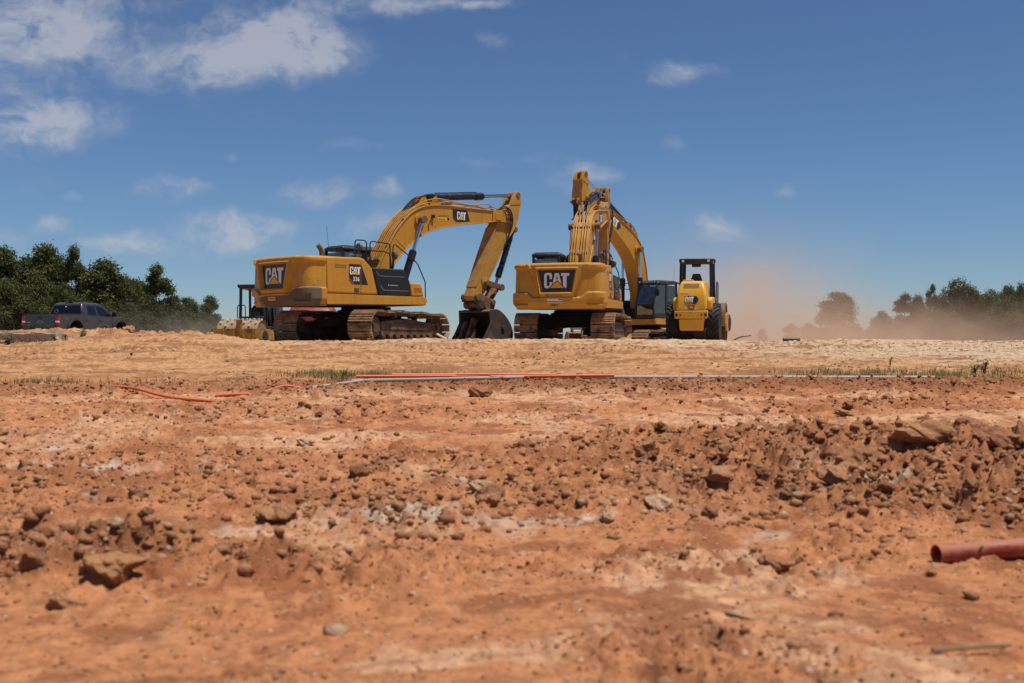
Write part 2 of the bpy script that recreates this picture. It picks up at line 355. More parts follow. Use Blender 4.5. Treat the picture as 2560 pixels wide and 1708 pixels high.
def zfun(x, y, fine=True):
    x = np.asarray(x, float); y = np.asarray(y, float)
    z = np.interp(y, PY, PZ)
    # crest in front of the machines, higher to the left where the spoil bank lies
    z = z + np.interp(x, CX, CZ) * np.exp(-np.where(y < 34.3, (y - 34.3) / 2.6, (y - 34.3) / 1.5) ** 2)
    # levelled ground behind the bank: truck yard (left), lower roller yard
    z = z - .50 * gauss(x, y, -11.7, 54, 5.5, 7) * ss(y, 44, 48)
    z = z - .42 * gauss(x, y, 6, 54, 6, 5)
    z = z + .33 * ss(y, 33.75, 34.05) * (1 - ss(y, 37, 46)) * ss(-x, 12.9, 13.7)
    near = np.exp(-(np.maximum(y - 40, 0) / 14) ** 2) * (y > -8)
    rub, berm, slope = masks(x, y)
    z = z + .15 * gauss(x, y, 3.7, 9.6, 1.9, .9) + .10 * gauss(x, y, -2.0, 5.5, 1.0, .35) + .10 * gauss(x, y, -13.2, 36, 2., 1.5)
    z = z + .05 * fbm(x, y, .22, 3, .5, 3) * near
    z = z + berm * .075
    # ruts and drag marks: stretched along x on the slope
    tilt = y - .22 * np.minimum(x, 0) - .05 * np.maximum(x, 0)
    rut = fbm(x * .22, tilt, 1.6, 4, .55, 9)
    z = z + slope * near * (.034 * rut + .008 * fbm(x, y, 2.2, 3, .5, 13))
    z = z + (1 - slope) * near * .022 * fbm(x * .5, tilt, .9, 4, .5, 15)
    if fine:
        b1 = np.abs(fbm(x, y, 2.6, 4, .55, 21)); b2 = np.maximum(fbm(x, y, 7.5, 4, .6, 25), -.15)
        c = pn(x * 14, y * 14, 31); b3 = np.maximum(c, 0) ** 1.3
        z = z + near * (rub * (.11 * b1 + .075 * b2 + .035 * b3) + berm * (.05 * b1 + .06 * b2 + .02 * b3))
        rl = lambda f, th, sd: np.maximum(pn(x * f, y * f, sd) - th, 0) ** .6
        cl = .060 * rl(4.6, .12, 91) + .040 * rl(9.5, .10, 92) + .024 * rl(19, .08, 93) + .012 * rl(36, .05, 94)
        calm = np.clip(1 - rub - berm, 0, 1)
        patch = ss(fbm(x, y, .8, 3, .55, 33), -.05, .45)
        z = z + near * calm * (.007 * b2 + patch * (.022 * b2 + .010 * b3)) * (1 - .35 * slope) + near * cl * np.clip(rub * 1.1 + berm * .9 + calm * (.24 + .80 * patch) * (1 - .30 * slope), 0, 1.2)
        z = z + near * .0045 * fbm(x, y, 26, 2, .6, 35)
        for (x0, y0, an) in TREADS:
            ca_, sa_ = math.cos(an), math.sin(an); al_ = (x - x0) * ca_ + (y - y0) * sa_; pe = -(x - x0) * sa_ + (y - y0) * ca_ + .25 * np.sin(al_ * .35)
            for off in (-1.25, 1.25):
                mk = ss(.40 - np.abs(pe - off), 0, .08) * slope * near * ss(fbm(x, y, .5, 2, .5, 97), -.45, .05)
                z = z + mk * (-.035 + .034 * np.clip(np.sin(al_ * 6.283 / .21) * 1.6, -1, 1)) + .03 * slope * near * np.exp(-((np.abs(pe - off) - .46) / .07) ** 2)
        z = z + .10 * ss(fbm(x, y, .9, 3, .5, 43), .12, .5) * gauss(x, y, -10.9, 34.2, 3.0, 1.6) * (1 + b2)
    return z
TREADS = [(-9, 24, .42), (-4, 27.5, .20), (3, 25, -.12), (9, 28, .10), (-13, 29, .35), (1, 30.5, .05)]
def zat(x, y): return float(zfun(np.array([x]), np.array([y]))[0])

ys = [-40, -25, -15, -9, -5, -2.5, -1, 0, .7, 1.2, 1.6, 1.9]
y = 2.1
while y < 40: ys.append(y); y += min(max(y * .0042, .012), .055)
while y < 70: ys.append(y); y += .35
while y < 6500: ys.append(y); y *= 1.12
ys = np.array(ys); NC = 860
tt = np.linspace(-1, 1, NC); half = np.where(ys > 1.9, .60 * ys + 1.6, 2.74 + (1.9 - ys) * 2)
gx = tt[None, :] * half[:, None]; gy = np.repeat(ys[:, None], NC, 1)
X, Yv = gx.ravel(), gy.ravel(); Z = zfun(X, Yv)
nr = len(ys)
idx = np.arange(nr * NC).reshape(nr, NC)
quads = np.stack([idx[:-1, :-1], idx[:-1, 1:], idx[1:, 1:], idx[1:, :-1]], -1).reshape(-1, 4)
me = bpy.data.meshes.new('ground')
me.vertices.add(nr * NC); me.vertices.foreach_set('co', np.stack([X, Yv, Z], 1).ravel())
me.loops.add(quads.size); me.loops.foreach_set('vertex_index', quads.ravel().astype(np.int32))
me.polygons.add(len(quads)); me.polygons.foreach_set('loop_start', np.arange(0, quads.size, 4, dtype=np.int32))
me.polygons.foreach_set('loop_total', np.full(len(quads), 4, np.int32))
me.update(calc_edges=True); me.shade_smooth()
# soils: which earth lies where
rub, berm, slope = masks(X, Yv)
def lerp(a, b, t): return a + (b - a) * t[:, None]
n1 = fbm(X, Yv, .6, 5, .6, 51); n2 = fbm(X, Yv, 2.4, 5, .65, 55); n3 = fbm(X * .25, Yv - .22 * np.minimum(X, 0) - .05 * np.maximum(X, 0), 1.3, 5, .6, 59)
c = np.tile(np.array([.58, .245, .105]), (len(X), 1))                                     # red clay
c = lerp(c, np.array([.68, .385, .215]), ss(n1 * .9 + n2 * .5 + .45 * n3 + .45 * ss(Yv, 8.0, 12.5) - .5 * rub, .05, .55))     # paler packed clay
c = lerp(c, np.array([.31, .105, .040]), np.clip(ss(n2 * .8 + .7 * fbm(X, Yv, .9, 4, .6, 83) + .2 * n3, .02, .6) * .85, 0, 1))     # damp brown
c = lerp(c, np.array([.33, .130, .055]), np.clip(rub * (.7 + .5 * n2), 0, .9))
white = ss(fbm(X, Yv, 1.1, 5, .65, 63) + 1.25 * gauss(X, Yv, -.75, 6.75, .95, .42) + .75 * gauss(X, Yv, -3.0, 8.9, .9, .8) + .5 * gauss(X, Yv, 2.6, 7.9, .5, .4), .72, 1.05) * (Yv < 13) * ss(Yv, 5., 6.)
c = lerp(c, np.array([.62, .50, .40]), white * .75 * (.4 + .6 * ss(n2, -.2, .4)))
c = lerp(c, np.array([.23, .085, .034]), np.clip(berm * (.85 + .3 * n2), 0, 1))
ts = np.tile(np.array([.57, .315, .148]), (len(X), 1))                                        # sandy slope
ts = lerp(ts, np.array([.37, .190, .085]), ss(n3 + .45 * n2, -.1, .5) * .95)
ts = lerp(ts, np.array([.34, .165, .070]), ss(n1 + .3 * n2 + .3 * n3, .18, .62) * .75)
ts = lerp(ts, np.array([.60, .47, .32]), ss(X + 3 * n1 + (Yv - 27) * .5, 3., 9.) * ss(Yv + 2 * n1, 21, 27) * .85)   # pale caliche on the right
ts = lerp(ts, np.array([.66, .455, .285]), ss(Yv + n1, 28.5, 33.) * .75 * ss(X, -10, -3))
ts = lerp(ts, np.array([.43, .21, .105]), ss(n1 + .25 * n2, .0, .5) * ss(X, -8, -11) * ss(Yv, 29.5, 31.5) * .8)
ts = lerp(ts, np.array([.30, .155, .075]), ss(n2 * .8 + .7 * n3, .15, .65) * .9)
ts = lerp(ts, np.array([.50, .215, .085]), (1 - ss(Yv + 1.6 * n1 + .4 * n2, 18.6, 21.5)) * .75 * (1 - ss(X, 2, 6) * .5))
c = lerp(c, ts, ss(Yv + 1.1 * n1 + .35 * n2, 17.3, 18.9))
far = ss(Yv, 60, 110); c = lerp(c, np.array([.14, .13, .06]), far)
ca = me.attributes.new('soil', 'FLOAT_COLOR', 'POINT')
ca.data.foreach_set('color', np.concatenate([np.clip(c, 0, 1), np.ones((len(X), 1))], 1).astype(np.float32).ravel())
m, t, b, o = newmat('red_clay_soil')
a = t.new('ShaderNodeAttribute', attribute_name='soil'); co = objco(t)
f1 = t.noise(co, 9, 8, .7); f2 = t.noise(co, 45, 5, .7)
cc = t.mix(t.rng(f1, .32, .70, 0, .65), a.outputs['Color'], (.20, .080, .034))
cc = t.mix(t.rng(f2, .55, .78, 0, .45), cc, (.62, .44, .30))
vo = t.new('ShaderNodeTexVoronoi', feature='F1'); t.put(vo.inputs['Vector'], co); vo.inputs['Scale'].default_value = 22
sc_ = t.new('ShaderNodeSeparateColor'); t.put(sc_.inputs[0], vo.outputs['Color'])
peb = t.math('MULTIPLY', t.rng(vo.outputs['Distance'], .34, .16), t.rng(sc_.outputs[0], .72, .80))
cc = t.mix(t.math('MULTIPLY', peb, .7), cc, t.mix(sc_.outputs[1], (.22, .10, .05), (.62, .50, .40)))
t.put(b.inputs['Base Color'], cc); b.inputs['Roughness'].default_value = .95; b.inputs['Specular IOR Level'].default_value = .15
bn = t.new('ShaderNodeBump'); bn.inputs['Strength'].default_value = .7; bn.inputs['Distance'].default_value = .03
t.put(bn.inputs['Height'], t.math('ADD', t.math('ADD', t.noise(co, 28, 8, .72), t.math('MULTIPLY', peb, .5)), t.math('MULTIPLY', f1, .8))); t.put(b.inputs['Normal'], bn.outputs[0])
me.materials.append(m)
ground = bpy.data.objects.new('ground', me); COL.objects.link(ground); ground['kind'] = 'structure'
# ------------------------------------------------------------ excavator
FOOT, TIP, LOW = (.35, 1.95), (5.95, 4.55), (4.5, 1.62)
def rot2(p, c, deg):
    a = R(deg); x, z = p[0] - c[0], p[1] - c[1]
    return (c[0] + x * math.cos(a) - z * math.sin(a), c[1] + x * math.sin(a) + z * math.cos(a))
def counterweight(parent, worn):
    # plan path round the tail: right side, corner, bowed rear, corner, left side
    pth = []
    for k in range(14): pth.append((-2.52 - .40 * k / 13, -1.47))
    for k in range(1, 15):
        a = R(90 * k / 15); pth.append((-2.92 - .32 * math.sin(a), -1.17 - .30 * math.cos(a)))
    for k in range(61):
        yv = -1.17 + 2.34 * k / 60; pth.append((-3.34 + .10 * (abs(yv) / 1.17) ** 2, yv))
    pth += [(u, -yv) for u, yv in pth[:28]][::-1]
    P = np.array(pth); seg = np.r_[0, np.cumsum(np.hypot(*np.diff(P, axis=0).T))]; L = seg[-1]
    NL, NZ = 190, 76
    sl = np.linspace(0, L, NL); PX, PYy = np.interp(sl, seg, P[:, 0]), np.interp(sl, seg, P[:, 1])
    tx, ty = np.gradient(PX), np.gradient(PYy); nl = np.hypot(tx, ty); nx, ny = -ty / nl, tx / nl
    l = sl - L / 2
    zz = np.linspace(1.12, 2.62, NZ)
    LL, ZZ = np.meshgrid(l, zz)
    h = np.zeros_like(LL); al = np.abs(LL)
    pw = 1.14 if worn else 1.0
    sstep = lambda v, w_: ss(v, -w_, w_)
    cen = (.65 * pw + (ZZ - 1.75) * .43)
    h += .10 * sstep(cen - al, .03) * sstep(ZZ - 1.5, .05)
    h += .055 * ss(ZZ, 2.40, 2.47) * (al > cen - .1) + .0 * ZZ
    zb = np.interp(al, [0, .78, 1.0, 3], [1.49, 1.49, 1.655, 1.655])
    h += .085 * sstep(zb - ZZ, .018)
    out = np.minimum(np.interp(ZZ, [1.60, 2.47], [.55 * pw, .70 * pw]) - al, np.minimum(2.455 - ZZ, ZZ - 1.60))
    h -= .095 * sstep(out - .06, .015)
    h += .045 * sstep(out, .015) * (1 - sstep(out - .05, .02))
    pocket = np.minimum(np.minimum(al - .98 - (1.45 - ZZ) * .0, 1.50 - al), np.minimum(1.45 - ZZ - .5 * np.maximum(1.16 - al, 0), ZZ - 1.27))
    h -= .085 * sstep(pocket, .03)
    h -= .13 * ss(1.36 - ZZ, 0, .24) ** 1.3
    h -= .11 * ss(ZZ, 2.53, 2.625) ** 2
    h -= .02 * ss(ZZ, 1.6, 2.5) * ss(al, .2, 1.2)
    edge = ss(al, L / 2 - .03, L / 2); h = h * (1 - edge) - .02 * edge
    VX = PX[None, :] + nx[None, :] * -h * -1 * 1; VY = PYy[None, :] + ny[None, :] * h
    VX = PX[None, :] + nx[None, :] * h
    mb = MB(); ids = np.arange(NL * NZ).reshape(NZ, NL)
    mb.v = [tuple(p) for p in np.stack([VX, VY, ZZ], -1).reshape(-1, 3)]
    mb.f = [(int(ids[i, j]), int(ids[i, j + 1]), int(ids[i + 1, j + 1]), int(ids[i + 1, j])) for i in range(NZ - 1) for j in range(NL - 1)]
    mb.f += [tuple(int(q) for q in ids[-1]), tuple(int(q) for q in ids[0][::-1])]
    mb.m = [0] * len(mb.f)
    wear = None
    if worn:
        wv = .85 * ss(zb + .02 - ZZ, 0, .12) * ss(-LL, -1.6, -.2) + .45 * ss(-LL, 1.15, 1.3) * ss(1.62 - LL, 0, .2) * ss(ZZ, 2.4, 1.9) * (al < 1.75)
        wv = np.maximum(wv, .9 * ss(al, .95, 1.15) * ss(1.70 - ZZ, 0, .05) * (LL < 0)) * (1 - .9 * ss(-LL, 1.75, 1.95))
        wv = np.maximum(wv, .62 * ss(al, 1.2, 1.4) * (LL > 0) * ss(2.6 - ZZ, 0, .3))
        wear = wv.ravel().astype(np.float32)
    else:
        wear = (.34 * ss(1.5 - ZZ, 0, .25)).ravel().astype(np.float32)
    o = mb.build('counterweight', 'yellow_worn', parent, smooth=60, wear=wear)
    def surf(x, z, off):        # x to the right as seen from behind
        lv = x; u = float(np.interp(-lv, l[::1], PX)) if False else float(np.interp(-lv, l, PX)); v = float(np.interp(-lv, l, PYy)); a = float(np.interp(-lv, l, nx)); b2 = float(np.interp(-lv, l, ny))
        return (u + a * off, v + b2 * off, z)
    def skin(x, z, off):
        i = np.clip((z - 1.12) / 1.5 * (NZ - 1), 0, NZ - 1.001); j = np.clip((-x + L / 2) / L * (NL - 1), 0, NL - 1.001); i0, j0 = int(i), int(j); fi, fj = i - i0, j - j0
        hv = (h[i0, j0] * (1 - fj) + h[i0, j0 + 1] * fj) * (1 - fi) + (h[i0 + 1, j0] * (1 - fj) + h[i0 + 1, j0 + 1] * fj) * fi
        return surf(x, z, hv + off)
    return o, surf, skin
def shoe_path(n, hx=2.02, r=.44, zc=.50):
    """closed line of a crawler in (x, z)"""
    pts = []
    for k in range(25): a = R(90 + 180 * k / 24); pts.append((-hx + r * math.cos(a), zc + r * math.sin(a)))
    for k in range(1, 20): pts.append((-hx + 2 * hx * k / 20, zc - r))
    for k in range(25): a = R(-90 + 180 * k / 24); pts.append((hx + (r - .03) * math.cos(a), zc + (r - .03) * math.sin(a) - .02))
    for k in range(1, 40):
        t = k / 40; sag = -.045 * math.sin(3 * math.pi * t) ** 2 + .03 * math.sin(math.pi * t)
        pts.append((hx - 2 * hx * t, zc + r - .04 * (1 - t) + sag))
    P = np.array(pts + [pts[0]]); seg = np.r_[0, np.cumsum(np.hypot(*np.diff(P, axis=0).T))]
    s_ = np.linspace(0, seg[-1], n, endpoint=False); f = lambda q: np.array([np.interp(q % seg[-1], seg, P[:, 0]), np.interp(q % seg[-1], seg, P[:, 1])])
    out = []
    for q in s_:
        a, b2 = f(q - .06), f(q + .06); out.append((f(q), (b2 - a) / np.linalg.norm(b2 - a)))
    return out, seg[-1]
def crawler(root, side, dpsi, W=.80):
    """one track: chain of shoes, frame, sprocket, idler, rollers"""
    yc = 1.295 * side
    a = R(dpsi); xf = lambda p: (p[0] * math.cos(a) - p[1] * math.sin(a), p[0] * math.sin(a) + p[1] * math.cos(a), p[2])
    mb = MB(); path, ln = shoe_path(46); step = ln / 46
    for (p, t_) in path:
        ang = math.atan2(t_[1], t_[0]); m3 = Matrix(((t_[0], 0, t_[1]), (0, 1, 0), (t_[1], 0, -t_[0])))
        # local x along the run, local z outward
        nrm = np.array([t_[1], -t_[0]]); m3 = Matrix(((t_[0], 0, nrm[0]), (0, 1, 0), (t_[1], 0, nrm[1])))
        jit = random.uniform(-.008, .008)
        ctr = p + nrm * .04
        mb.box((ctr[0], yc, ctr[1]), (step * .97, W, .026), m3, 0)
        for q in (-.38, -.02, .34):
            g = ctr + t_ * (q * step) + nrm * (.028 + jit * .3); mb.box((g[0], yc, g[1]), (.024, W - .01, .036), m3, 1)
        for sd in (-.13, .13):
            g = p - nrm * .02; mb.box((g[0], yc + sd, g[1]), (step * .92, .05, .10), m3, 2)
    o = mb.build('track_chain', ['shoe', 'steel' if False else 'shoe', 'mudsteel'], root, smooth=0, xf=xf)
    fr = MB()
    fr.prism([(-1.65, .25), (1.62, .25), (1.75, .42), (1.55, .66), (.4, .74), (-.6, .74), (-1.6, .66)], yc - .22, yc + .22)
    fr.prism([(-1.2, .42), (1.25, .42), (1.1, .60), (-1.1, .60)], yc - .25, yc + .25)
    f_o = fr.build('track_frame', 'mudsteel', root, bevel=.02, xf=xf)
    for k in range(8):
        x = -1.5 + 3. * k / 7; r_ = MB(); r_.cyl((x, yc - .24, .19), (x, yc + .24, .19), .10, 14); r_.cyl((x, yc - .27, .19), (x, yc + .27, .19), .045, 10); r_.build('track_roller', 'mudsteel', f_o, xf=xf)
    for x in (-.7, .75):
        r_ = MB(); r_.cyl((x, yc - .2, .86), (x, yc + .2, .86), .07, 12); r_.box((x, yc - .02, .77), (.10, .16, .16)); r_.build('carrier_roller', 'mudsteel', f_o, xf=xf)
    sp_ = MB(); sp_.lathe([(.40, -.05), (.41, .05)], (-2.02, yc, .50), (0, 1, 0), 26); sp_.lathe([(.30, -.24), (.30, .24)], (-2.02, yc, .50), (0, 1, 0), 26); sp_.lathe([(.17, -.28), (.17, .28)], (-2.02, yc, .50), (0, 1, 0), 20)
    for k in range(12):
        q = R(30 * k); sp_.cyl((-2.02 + .24 * math.cos(q), yc - .255, .5 + .24 * math.sin(q)), (-2.02 + .24 * math.cos(q), yc + .255, .5 + .24 * math.sin(q)), .025, 8)
    sp_.build('sprocket', 'mudsteel', root, xf=xf)
    il = MB(); il.lathe([(.38, -.10), (.40, -.04), (.40, .04), (.38, .10)], (2.02, yc, .48), (0, 1, 0), 26); il.lathe([(.22, -.17), (.24, .0), (.22, .17)], (2.02, yc, .48), (0, 1, 0), 22); il.lathe([(.09, -.22), (.09, .22)], (2.02, yc, .48), (0, 1, 0), 16); il.box((1.72, yc, .48), (.5, .34, .16))
    il.build('idler', 'mudsteel', root, xf=xf)
def cylinder(root, p0, p1, r, frac, y=0., name='hydraulic_cylinder', tubemat='tubeblack', rodr=None):
    a, b = Vector((p0[0], y, p0[1])), Vector((p1[0], y, p1[1])); d = (b - a); e = a + d * frac; n = d.normalized()
    mb = MB(); mb.cyl(a + n * .05, e, r, 20); mb.cyl(e - n * .30, e + n * .015, r * 1.22, 20); mb.cyl(e - n * .1, e + n * .06, r * 1.05, 20); mb.cyl(a, a + n * .12, r * 1.1, 20)
    mb.cyl(a + Vector((0, -r * 1.2, 0)), a + Vector((0, r * 1.2, 0)), r * 1.15, 16)
    sd = Vector((0, r * 1.25, 0)); up = Vector((-n.z, 0, n.x)) * r * 1.25
    mb.tube([a + n * .25 + up, e - n * .45 + up, e - n * .2 + up * .95], .022, 6)
    o = mb.build(name, tubemat, root, smooth=40)
    rd = MB(); rd.cyl(e, b - n * .08, rodr or r * .55, 16); rd.build('rod', 'chrome', o, smooth=40)
    ey = MB(); ey.cyl(b + Vector((0, -r * .9, 0)), b + Vector((0, r * .9, 0)), r * 1.1, 16); ey.build('rod_eye', 'rust', o, smooth=40)
    return o
def excavator(label, X, Y, zg, psi_t, psi_h, db, ds, dbk, worn=False, hexlogo=False, clean=False, unit=''):
    root = thing('excavator', label, 'excavator', (X, Y, zg), R(90 - psi_h), 'tracked excavators parked on the crest')
    dpsi = psi_h - psi_t
    for sd in (1, -1): crawler(root, sd, dpsi)
    a = R(dpsi); xft = lambda p: (p[0] * math.cos(a) - p[1] * math.sin(a), p[0] * math.sin(a) + p[1] * math.cos(a), p[2])
    mb = MB(); mb.prism([(-.85, .55), (.85, .55), (.75, .95), (-.75, .95)], -.85, .85)
    for sx in (-1, 1):
        for sy in (-1, 1): mb.bar((sx * .5, sy * .45, .72), (sx * 1.0, sy * 1.25, .60), .5, .30)
    mb.build('car_body', 'dark', root, bevel=.02, xf=xft)
    mb = MB(); mb.lathe([(.78, .90), (.78, 1.16)], (0, 0, 0), (0, 0, 1), 40); mb.lathe([(.70, .9), (.9, .98), (.9, 1.05), (.72, 1.1)], (0, 0, 0), (0, 0, 1), 40); mb.build('swing_ring', 'dark', root)
    # --- upper structure
    mb = MB(); mb.prism([(-2.9, 1.50), (1.22, 1.50), (1.25, 1.32), (1.18, 1.21), (-1.0, 1.16), (-2.9, 1.13)], -1.44, 1.44)
    mb.build('deck_frame', 'dark', root, bevel=.03)
    for sd in (-1, 1):
        mb = MB(); mb.prism([(-2.52, 1.49), (1.24, 1.49), (1.27, 1.34), (1.22, 1.24), (-2.52, 1.17)], 1.44 * sd, 1.485 * sd)
        for k in range(7): mb.cyl((-1.9 + k * .46, 1.48 * sd, 1.40), (-1.9 + k * .46, 1.493 * sd, 1.40), .018, 8)
        mb.build('deck_skirt', 'yellow_worn', root, bevel=.02)
    mb = MB(); mb.bar((1.23, -1.46, 1.35), (1.23, 1.46, 1.35), .05, .26); mb.build('front_beam', 'yellow', root, bevel=.02)
    cw, surf, skin = counterweight(root, worn)
    pw = 1.14 if worn else 1.0
    mb = MB(); plate = [(-.475, 1.685), (.475, 1.685), (.605, 2.375), (-.605, 2.375)]
    grid = [[(x0 + (x1 - x0) * k / 14, z) for k in range(15)] for z, x0, x1 in [(1.685 + .69 * q / 3, pw * (-.475 - .13 * q / 3), pw * (.475 + .13 * q / 3)) for q in range(4)]]
    mb.v = [surf(x, z, .012) for row in grid for x, z in row]; mb.f = [(r * 15 + k, r * 15 + k + 1, (r + 1) * 15 + k + 1, (r + 1) * 15 + k) for r in range(3) for k in range(14)]; mb.m = [0] * len(mb.f)
    pl = mb.build('logo_plate', 'decal', cw, smooth=60)
    mb = MB(); emblem(mb, surf, -.415 * pw, 1.79, .50, .016, 0, 1, 2, pw); mb.build('logo_lettering', ['white', 'decyel', 'decal'], cw, smooth=0)
    def label_rect(q, x0, x1, z0, z1, off, mi):
        xs_ = np.linspace(x0, x1, 7); zs_ = np.linspace(z0, z1, 4); b0 = len(q.v)
        q.v += [skin(float(x), float(z), off) for z in zs_ for x in xs_]; f_ = [(b0 + r * 7 + k, b0 + r * 7 + k + 1, b0 + (r + 1) * 7 + k + 1, b0 + (r + 1) * 7 + k) for r in range(3) for k in range(6)]; q.f += f_; q.m += [mi] * len(f_)
    if unit == 'left':
        mb = MB(); label_rect(mb, -.20, .18, 1.29, 1.40, .006, 0); label_rect(mb, -.17, .15, 1.33, 1.365, .009, 1); mb.build('sticker', ['decyel', 'red'], cw, smooth=0)
    if unit == 'mid':
        mb = MB(); words(mb, 'CONSTRUCTION', skin, -.24, 1.525, .06, .008, 1, .015, .62)
        label_rect(mb, -.34, -.26, 1.515, 1.60, .006, 1)
        label_rect(mb, -.30, .20, 1.375, 1.44, .008, 0); label_rect(mb, .08, .19, 1.405, 1.432, .012, 2); label_rect(mb, -.30, .20, 1.30, 1.345, .008, 4); label_rect(mb, -.28, .18, 1.46, 1.485, .006, 4)
        words(mb, 'A02606', skin, -.20, 1.215, .065, .008, 3, .02, .85)
        mb.build('sticker', ['white', 'greytrim', 'decal', 'black', 'beige'], cw, smooth=0)
    # engine doors and hood
    for sd in (-1, 1):
        mb = MB(); mb.prism([(-2.51, 1.51), (-.63, 1.51), (-.86, 2.33), (-1.16, 2.60), (-1.30, 2.64), (-2.51, 2.60)], 1.46 * sd, .8 * sd)
        d_ = mb.build('engine_door', 'yellow_worn' if worn else 'yellow', root, bevel=.055, seg=4)
        fn = lambda x, z, off, sd=sd: (x * -sd if False else x, (1.46 + off) * sd, z)
        q = MB()
        decal_poly(q, [(-1.72, 2.42), (-1.30, 2.42), (-1.30, 1.80), (-1.52, 1.80), (-1.72, 2.02)], fn, .001, .004, 0)
        decal_poly(q, [(-1.27, 2.41), (-1.02, 1.80), (-1.27, 1.80)], fn, .001, .004, 0)
        decal_poly(q, [(-1.72, 2.0), (-1.72, 1.93), (-1.61, 1.80), (-1.54, 1.80)], fn, .002, .005, 3)
        if sd < 0:
            emblem(q, fn, -1.69, 2.10, .24, .005, 1, 2, 0, .97); words(q, '336', fn, -1.585, 1.90, .14, .008, 1, .012, .86)
        else:
            fm = lambda x, z, off, sd=sd: (-x - 3.02, (1.46 + off) * sd, z)
            emblem(q, fm, -1.69, 2.10, .24, .005, 1, 2, 0, .97); words(q, '336', fm, -1.585, 1.90, .14, .008, 1, .012, .86)
        q.build('model_decal', ['decal', 'white', 'decyel', 'red'], d_, smooth=0)
        q = MB(); q.box((-1.44, 1.462 * sd, 1.62), (.17, .012, .13), None, 0); q.box((-1.40, 1.468 * sd, 1.62), (.03, .014, .09), None, 1); q.box((-1.48, 1.468 * sd, 1.62), (.03, .014, .09), None, 1)
        q.build('door_latch', ['black', 'greytrim'], d_, smooth=0)
        q = MB()
        for k in range(6): q.box((-2.02, 1.462 * sd, 2.30 + k * .018), (.42, .010, .007))
        q.build('vent_grille', 'yellow_mud', d_, smooth=0)
        q = MB(); q.bar((-1.285, 1.462 * sd, 1.52), (-1.285, 1.462 * sd, 2.50), .006, .010); q.build('door_seam', 'black', d_, smooth=0)
    mb = MB(); mb.box((-1.9, 0, 2.06), (1.25, 1.64, 1.10)); mb.box((-1.7, 0, 2.64), (1.5, 1.7, .07)); mb.build('engine_hood', 'yellow', root, bevel=.03)
    mb = MB(); mb.tube(spline([(-2.05, -.55, 2.55), (-2.05, -.55, 2.75), (-2.09, -.55, 2.90), (-2.20, -.55, 3.02)], 5), .075, 14); mb.build('exhaust_stack', 'mudsteel', root)
    # right-hand steps and tool box
    mb = MB(); mb.prism([(-.84, 2.35), (.40, 2.35), (.60, 1.95), (.62, 1.51), (-.60, 1.51)], -1.47, -.62); sb = mb.build('step_box', 'black', root, bevel=.05, seg=3)
    for z, x0, x1 in ((2.10, -.62, .36), (1.66, -.45, .52)):
        q = MB(); q.box(((x0 + x1) / 2, -1.474, z), (x1 - x0, .012, .022)); q.box(((x0 + x1) / 2, -1.478, z - .11), (x1 - x0 - .2, .006, .16), None, 1); q.bar((x0, -1.476, z), (x0 - .10, -1.476, z + .13), .012, .022); q.build('tread_edge', ['greytrim', 'black'], sb, smooth=0)
    q = MB(); fn = lambda x, z, off: (x, -1.47 - off, z)
    decal_poly(q, [(-.20, 1.81), (.10, 1.81), (.10, 1.835), (-.20, 1.835)], fn, .006, .008, 0); decal_poly(q, [(-.27, 1.80), (-.23, 1.80), (-.23, 1.85), (-.27, 1.85)], fn, .006, .008, 0)
    q.build('sticker', ['bluelitter'], sb, smooth=0)
    mb = MB(); mb.prism([(.63, 1.93), (1.02, 1.93), (1.10, 1.80), (1.18, 1.51), (.65, 1.51)], -1.46, -.70); tb = mb.build('tool_box', 'yellow', root, bevel=.045, seg=3)
    q = MB(); fn = lambda x, z, off: (x, -1.46 - off, z); words(q, 'G2179A', fn, .76, 1.62, .085, .003, 1, .01, .72); decal_poly(q, [(.76, 1.73), (1.06, 1.73), (1.06, 1.765), (.76, 1.765)], fn, .001, .003, 0); q.build('sticker', ['red', 'black'], tb, smooth=0)
    # handrails
    def rail(pts, name='handrail'):
        q = MB(); q.tube(pts, .020, 8); return q.build(name, 'black', root)
    def hoop(x0, x1, zb0, zb1, zt0, zt1, yv=-1.2, r=.08):
        return [(x0, yv, zb0), (x0, yv, zt0 - r), (x0 + r * .3, yv, zt0 - r * .3), (x0 + r, yv, zt0), (x1 - r, yv, zt1), (x1 - r * .3, yv, zt1 - r * .3), (x1, yv, zt1 - r), (x1, yv, zb1)]
    rail(hoop(-1.31, -.88, 2.62, 2.6, 3.20, 3.20)); rail(hoop(-.75, .02, 2.33, 2.33, 3.19, 3.16))
    rail([(-.75, -1.2, 2.90), (-.2, -1.2, 2.90), (-.02, -1.2, 2.84), (.04, -1.2, 2.70), (.05, -1.2, 2.33)])
    rail([(.13, -1.2, 2.33), (.13, -1.2, 3.05), (.17, -1.2, 3.14), (.25, -1.2, 3.13), (.90, -1.3, 2.68), (1.0, -1.35, 2.55), (1.24, -1.42, 1.99), (1.25, -1.43, 1.45)])
    rail([(-1.31, -1.2, 2.90), (-.88, -1.2, 2.90)])
    q = MB(); q.tube([(.10, -1.2, 2.33), (.12, -1.24, 2.66)], .035, 8); q.build('mirror_post', 'black', root)
    q = MB(); q.lathe([(.02, -.06), (.12, -.05), (.15, .0), (.13, .05), (.02, .06)], (.13, -1.28, 2.80), (1, -.25, .1), 18); q.box((.19, -1.22, 2.78), (.14, .16, .04)); mi = q.build('mirror', 'mirror', root)
    q = MB(); q.lathe([(.02, -.05), (.10, -.04), (.12, .0), (.10, .05), (.02, .05)], (-1.10, -1.12, 3.0), (1, .2, .1), 16); q.box((-1.10, -1.1, 2.88), (.04, .04, .2)); q.build('work_lamp', 'mirror', root)
    # --- cab on the left
    y0, y1 = .47, 1.46
    cab = MB()
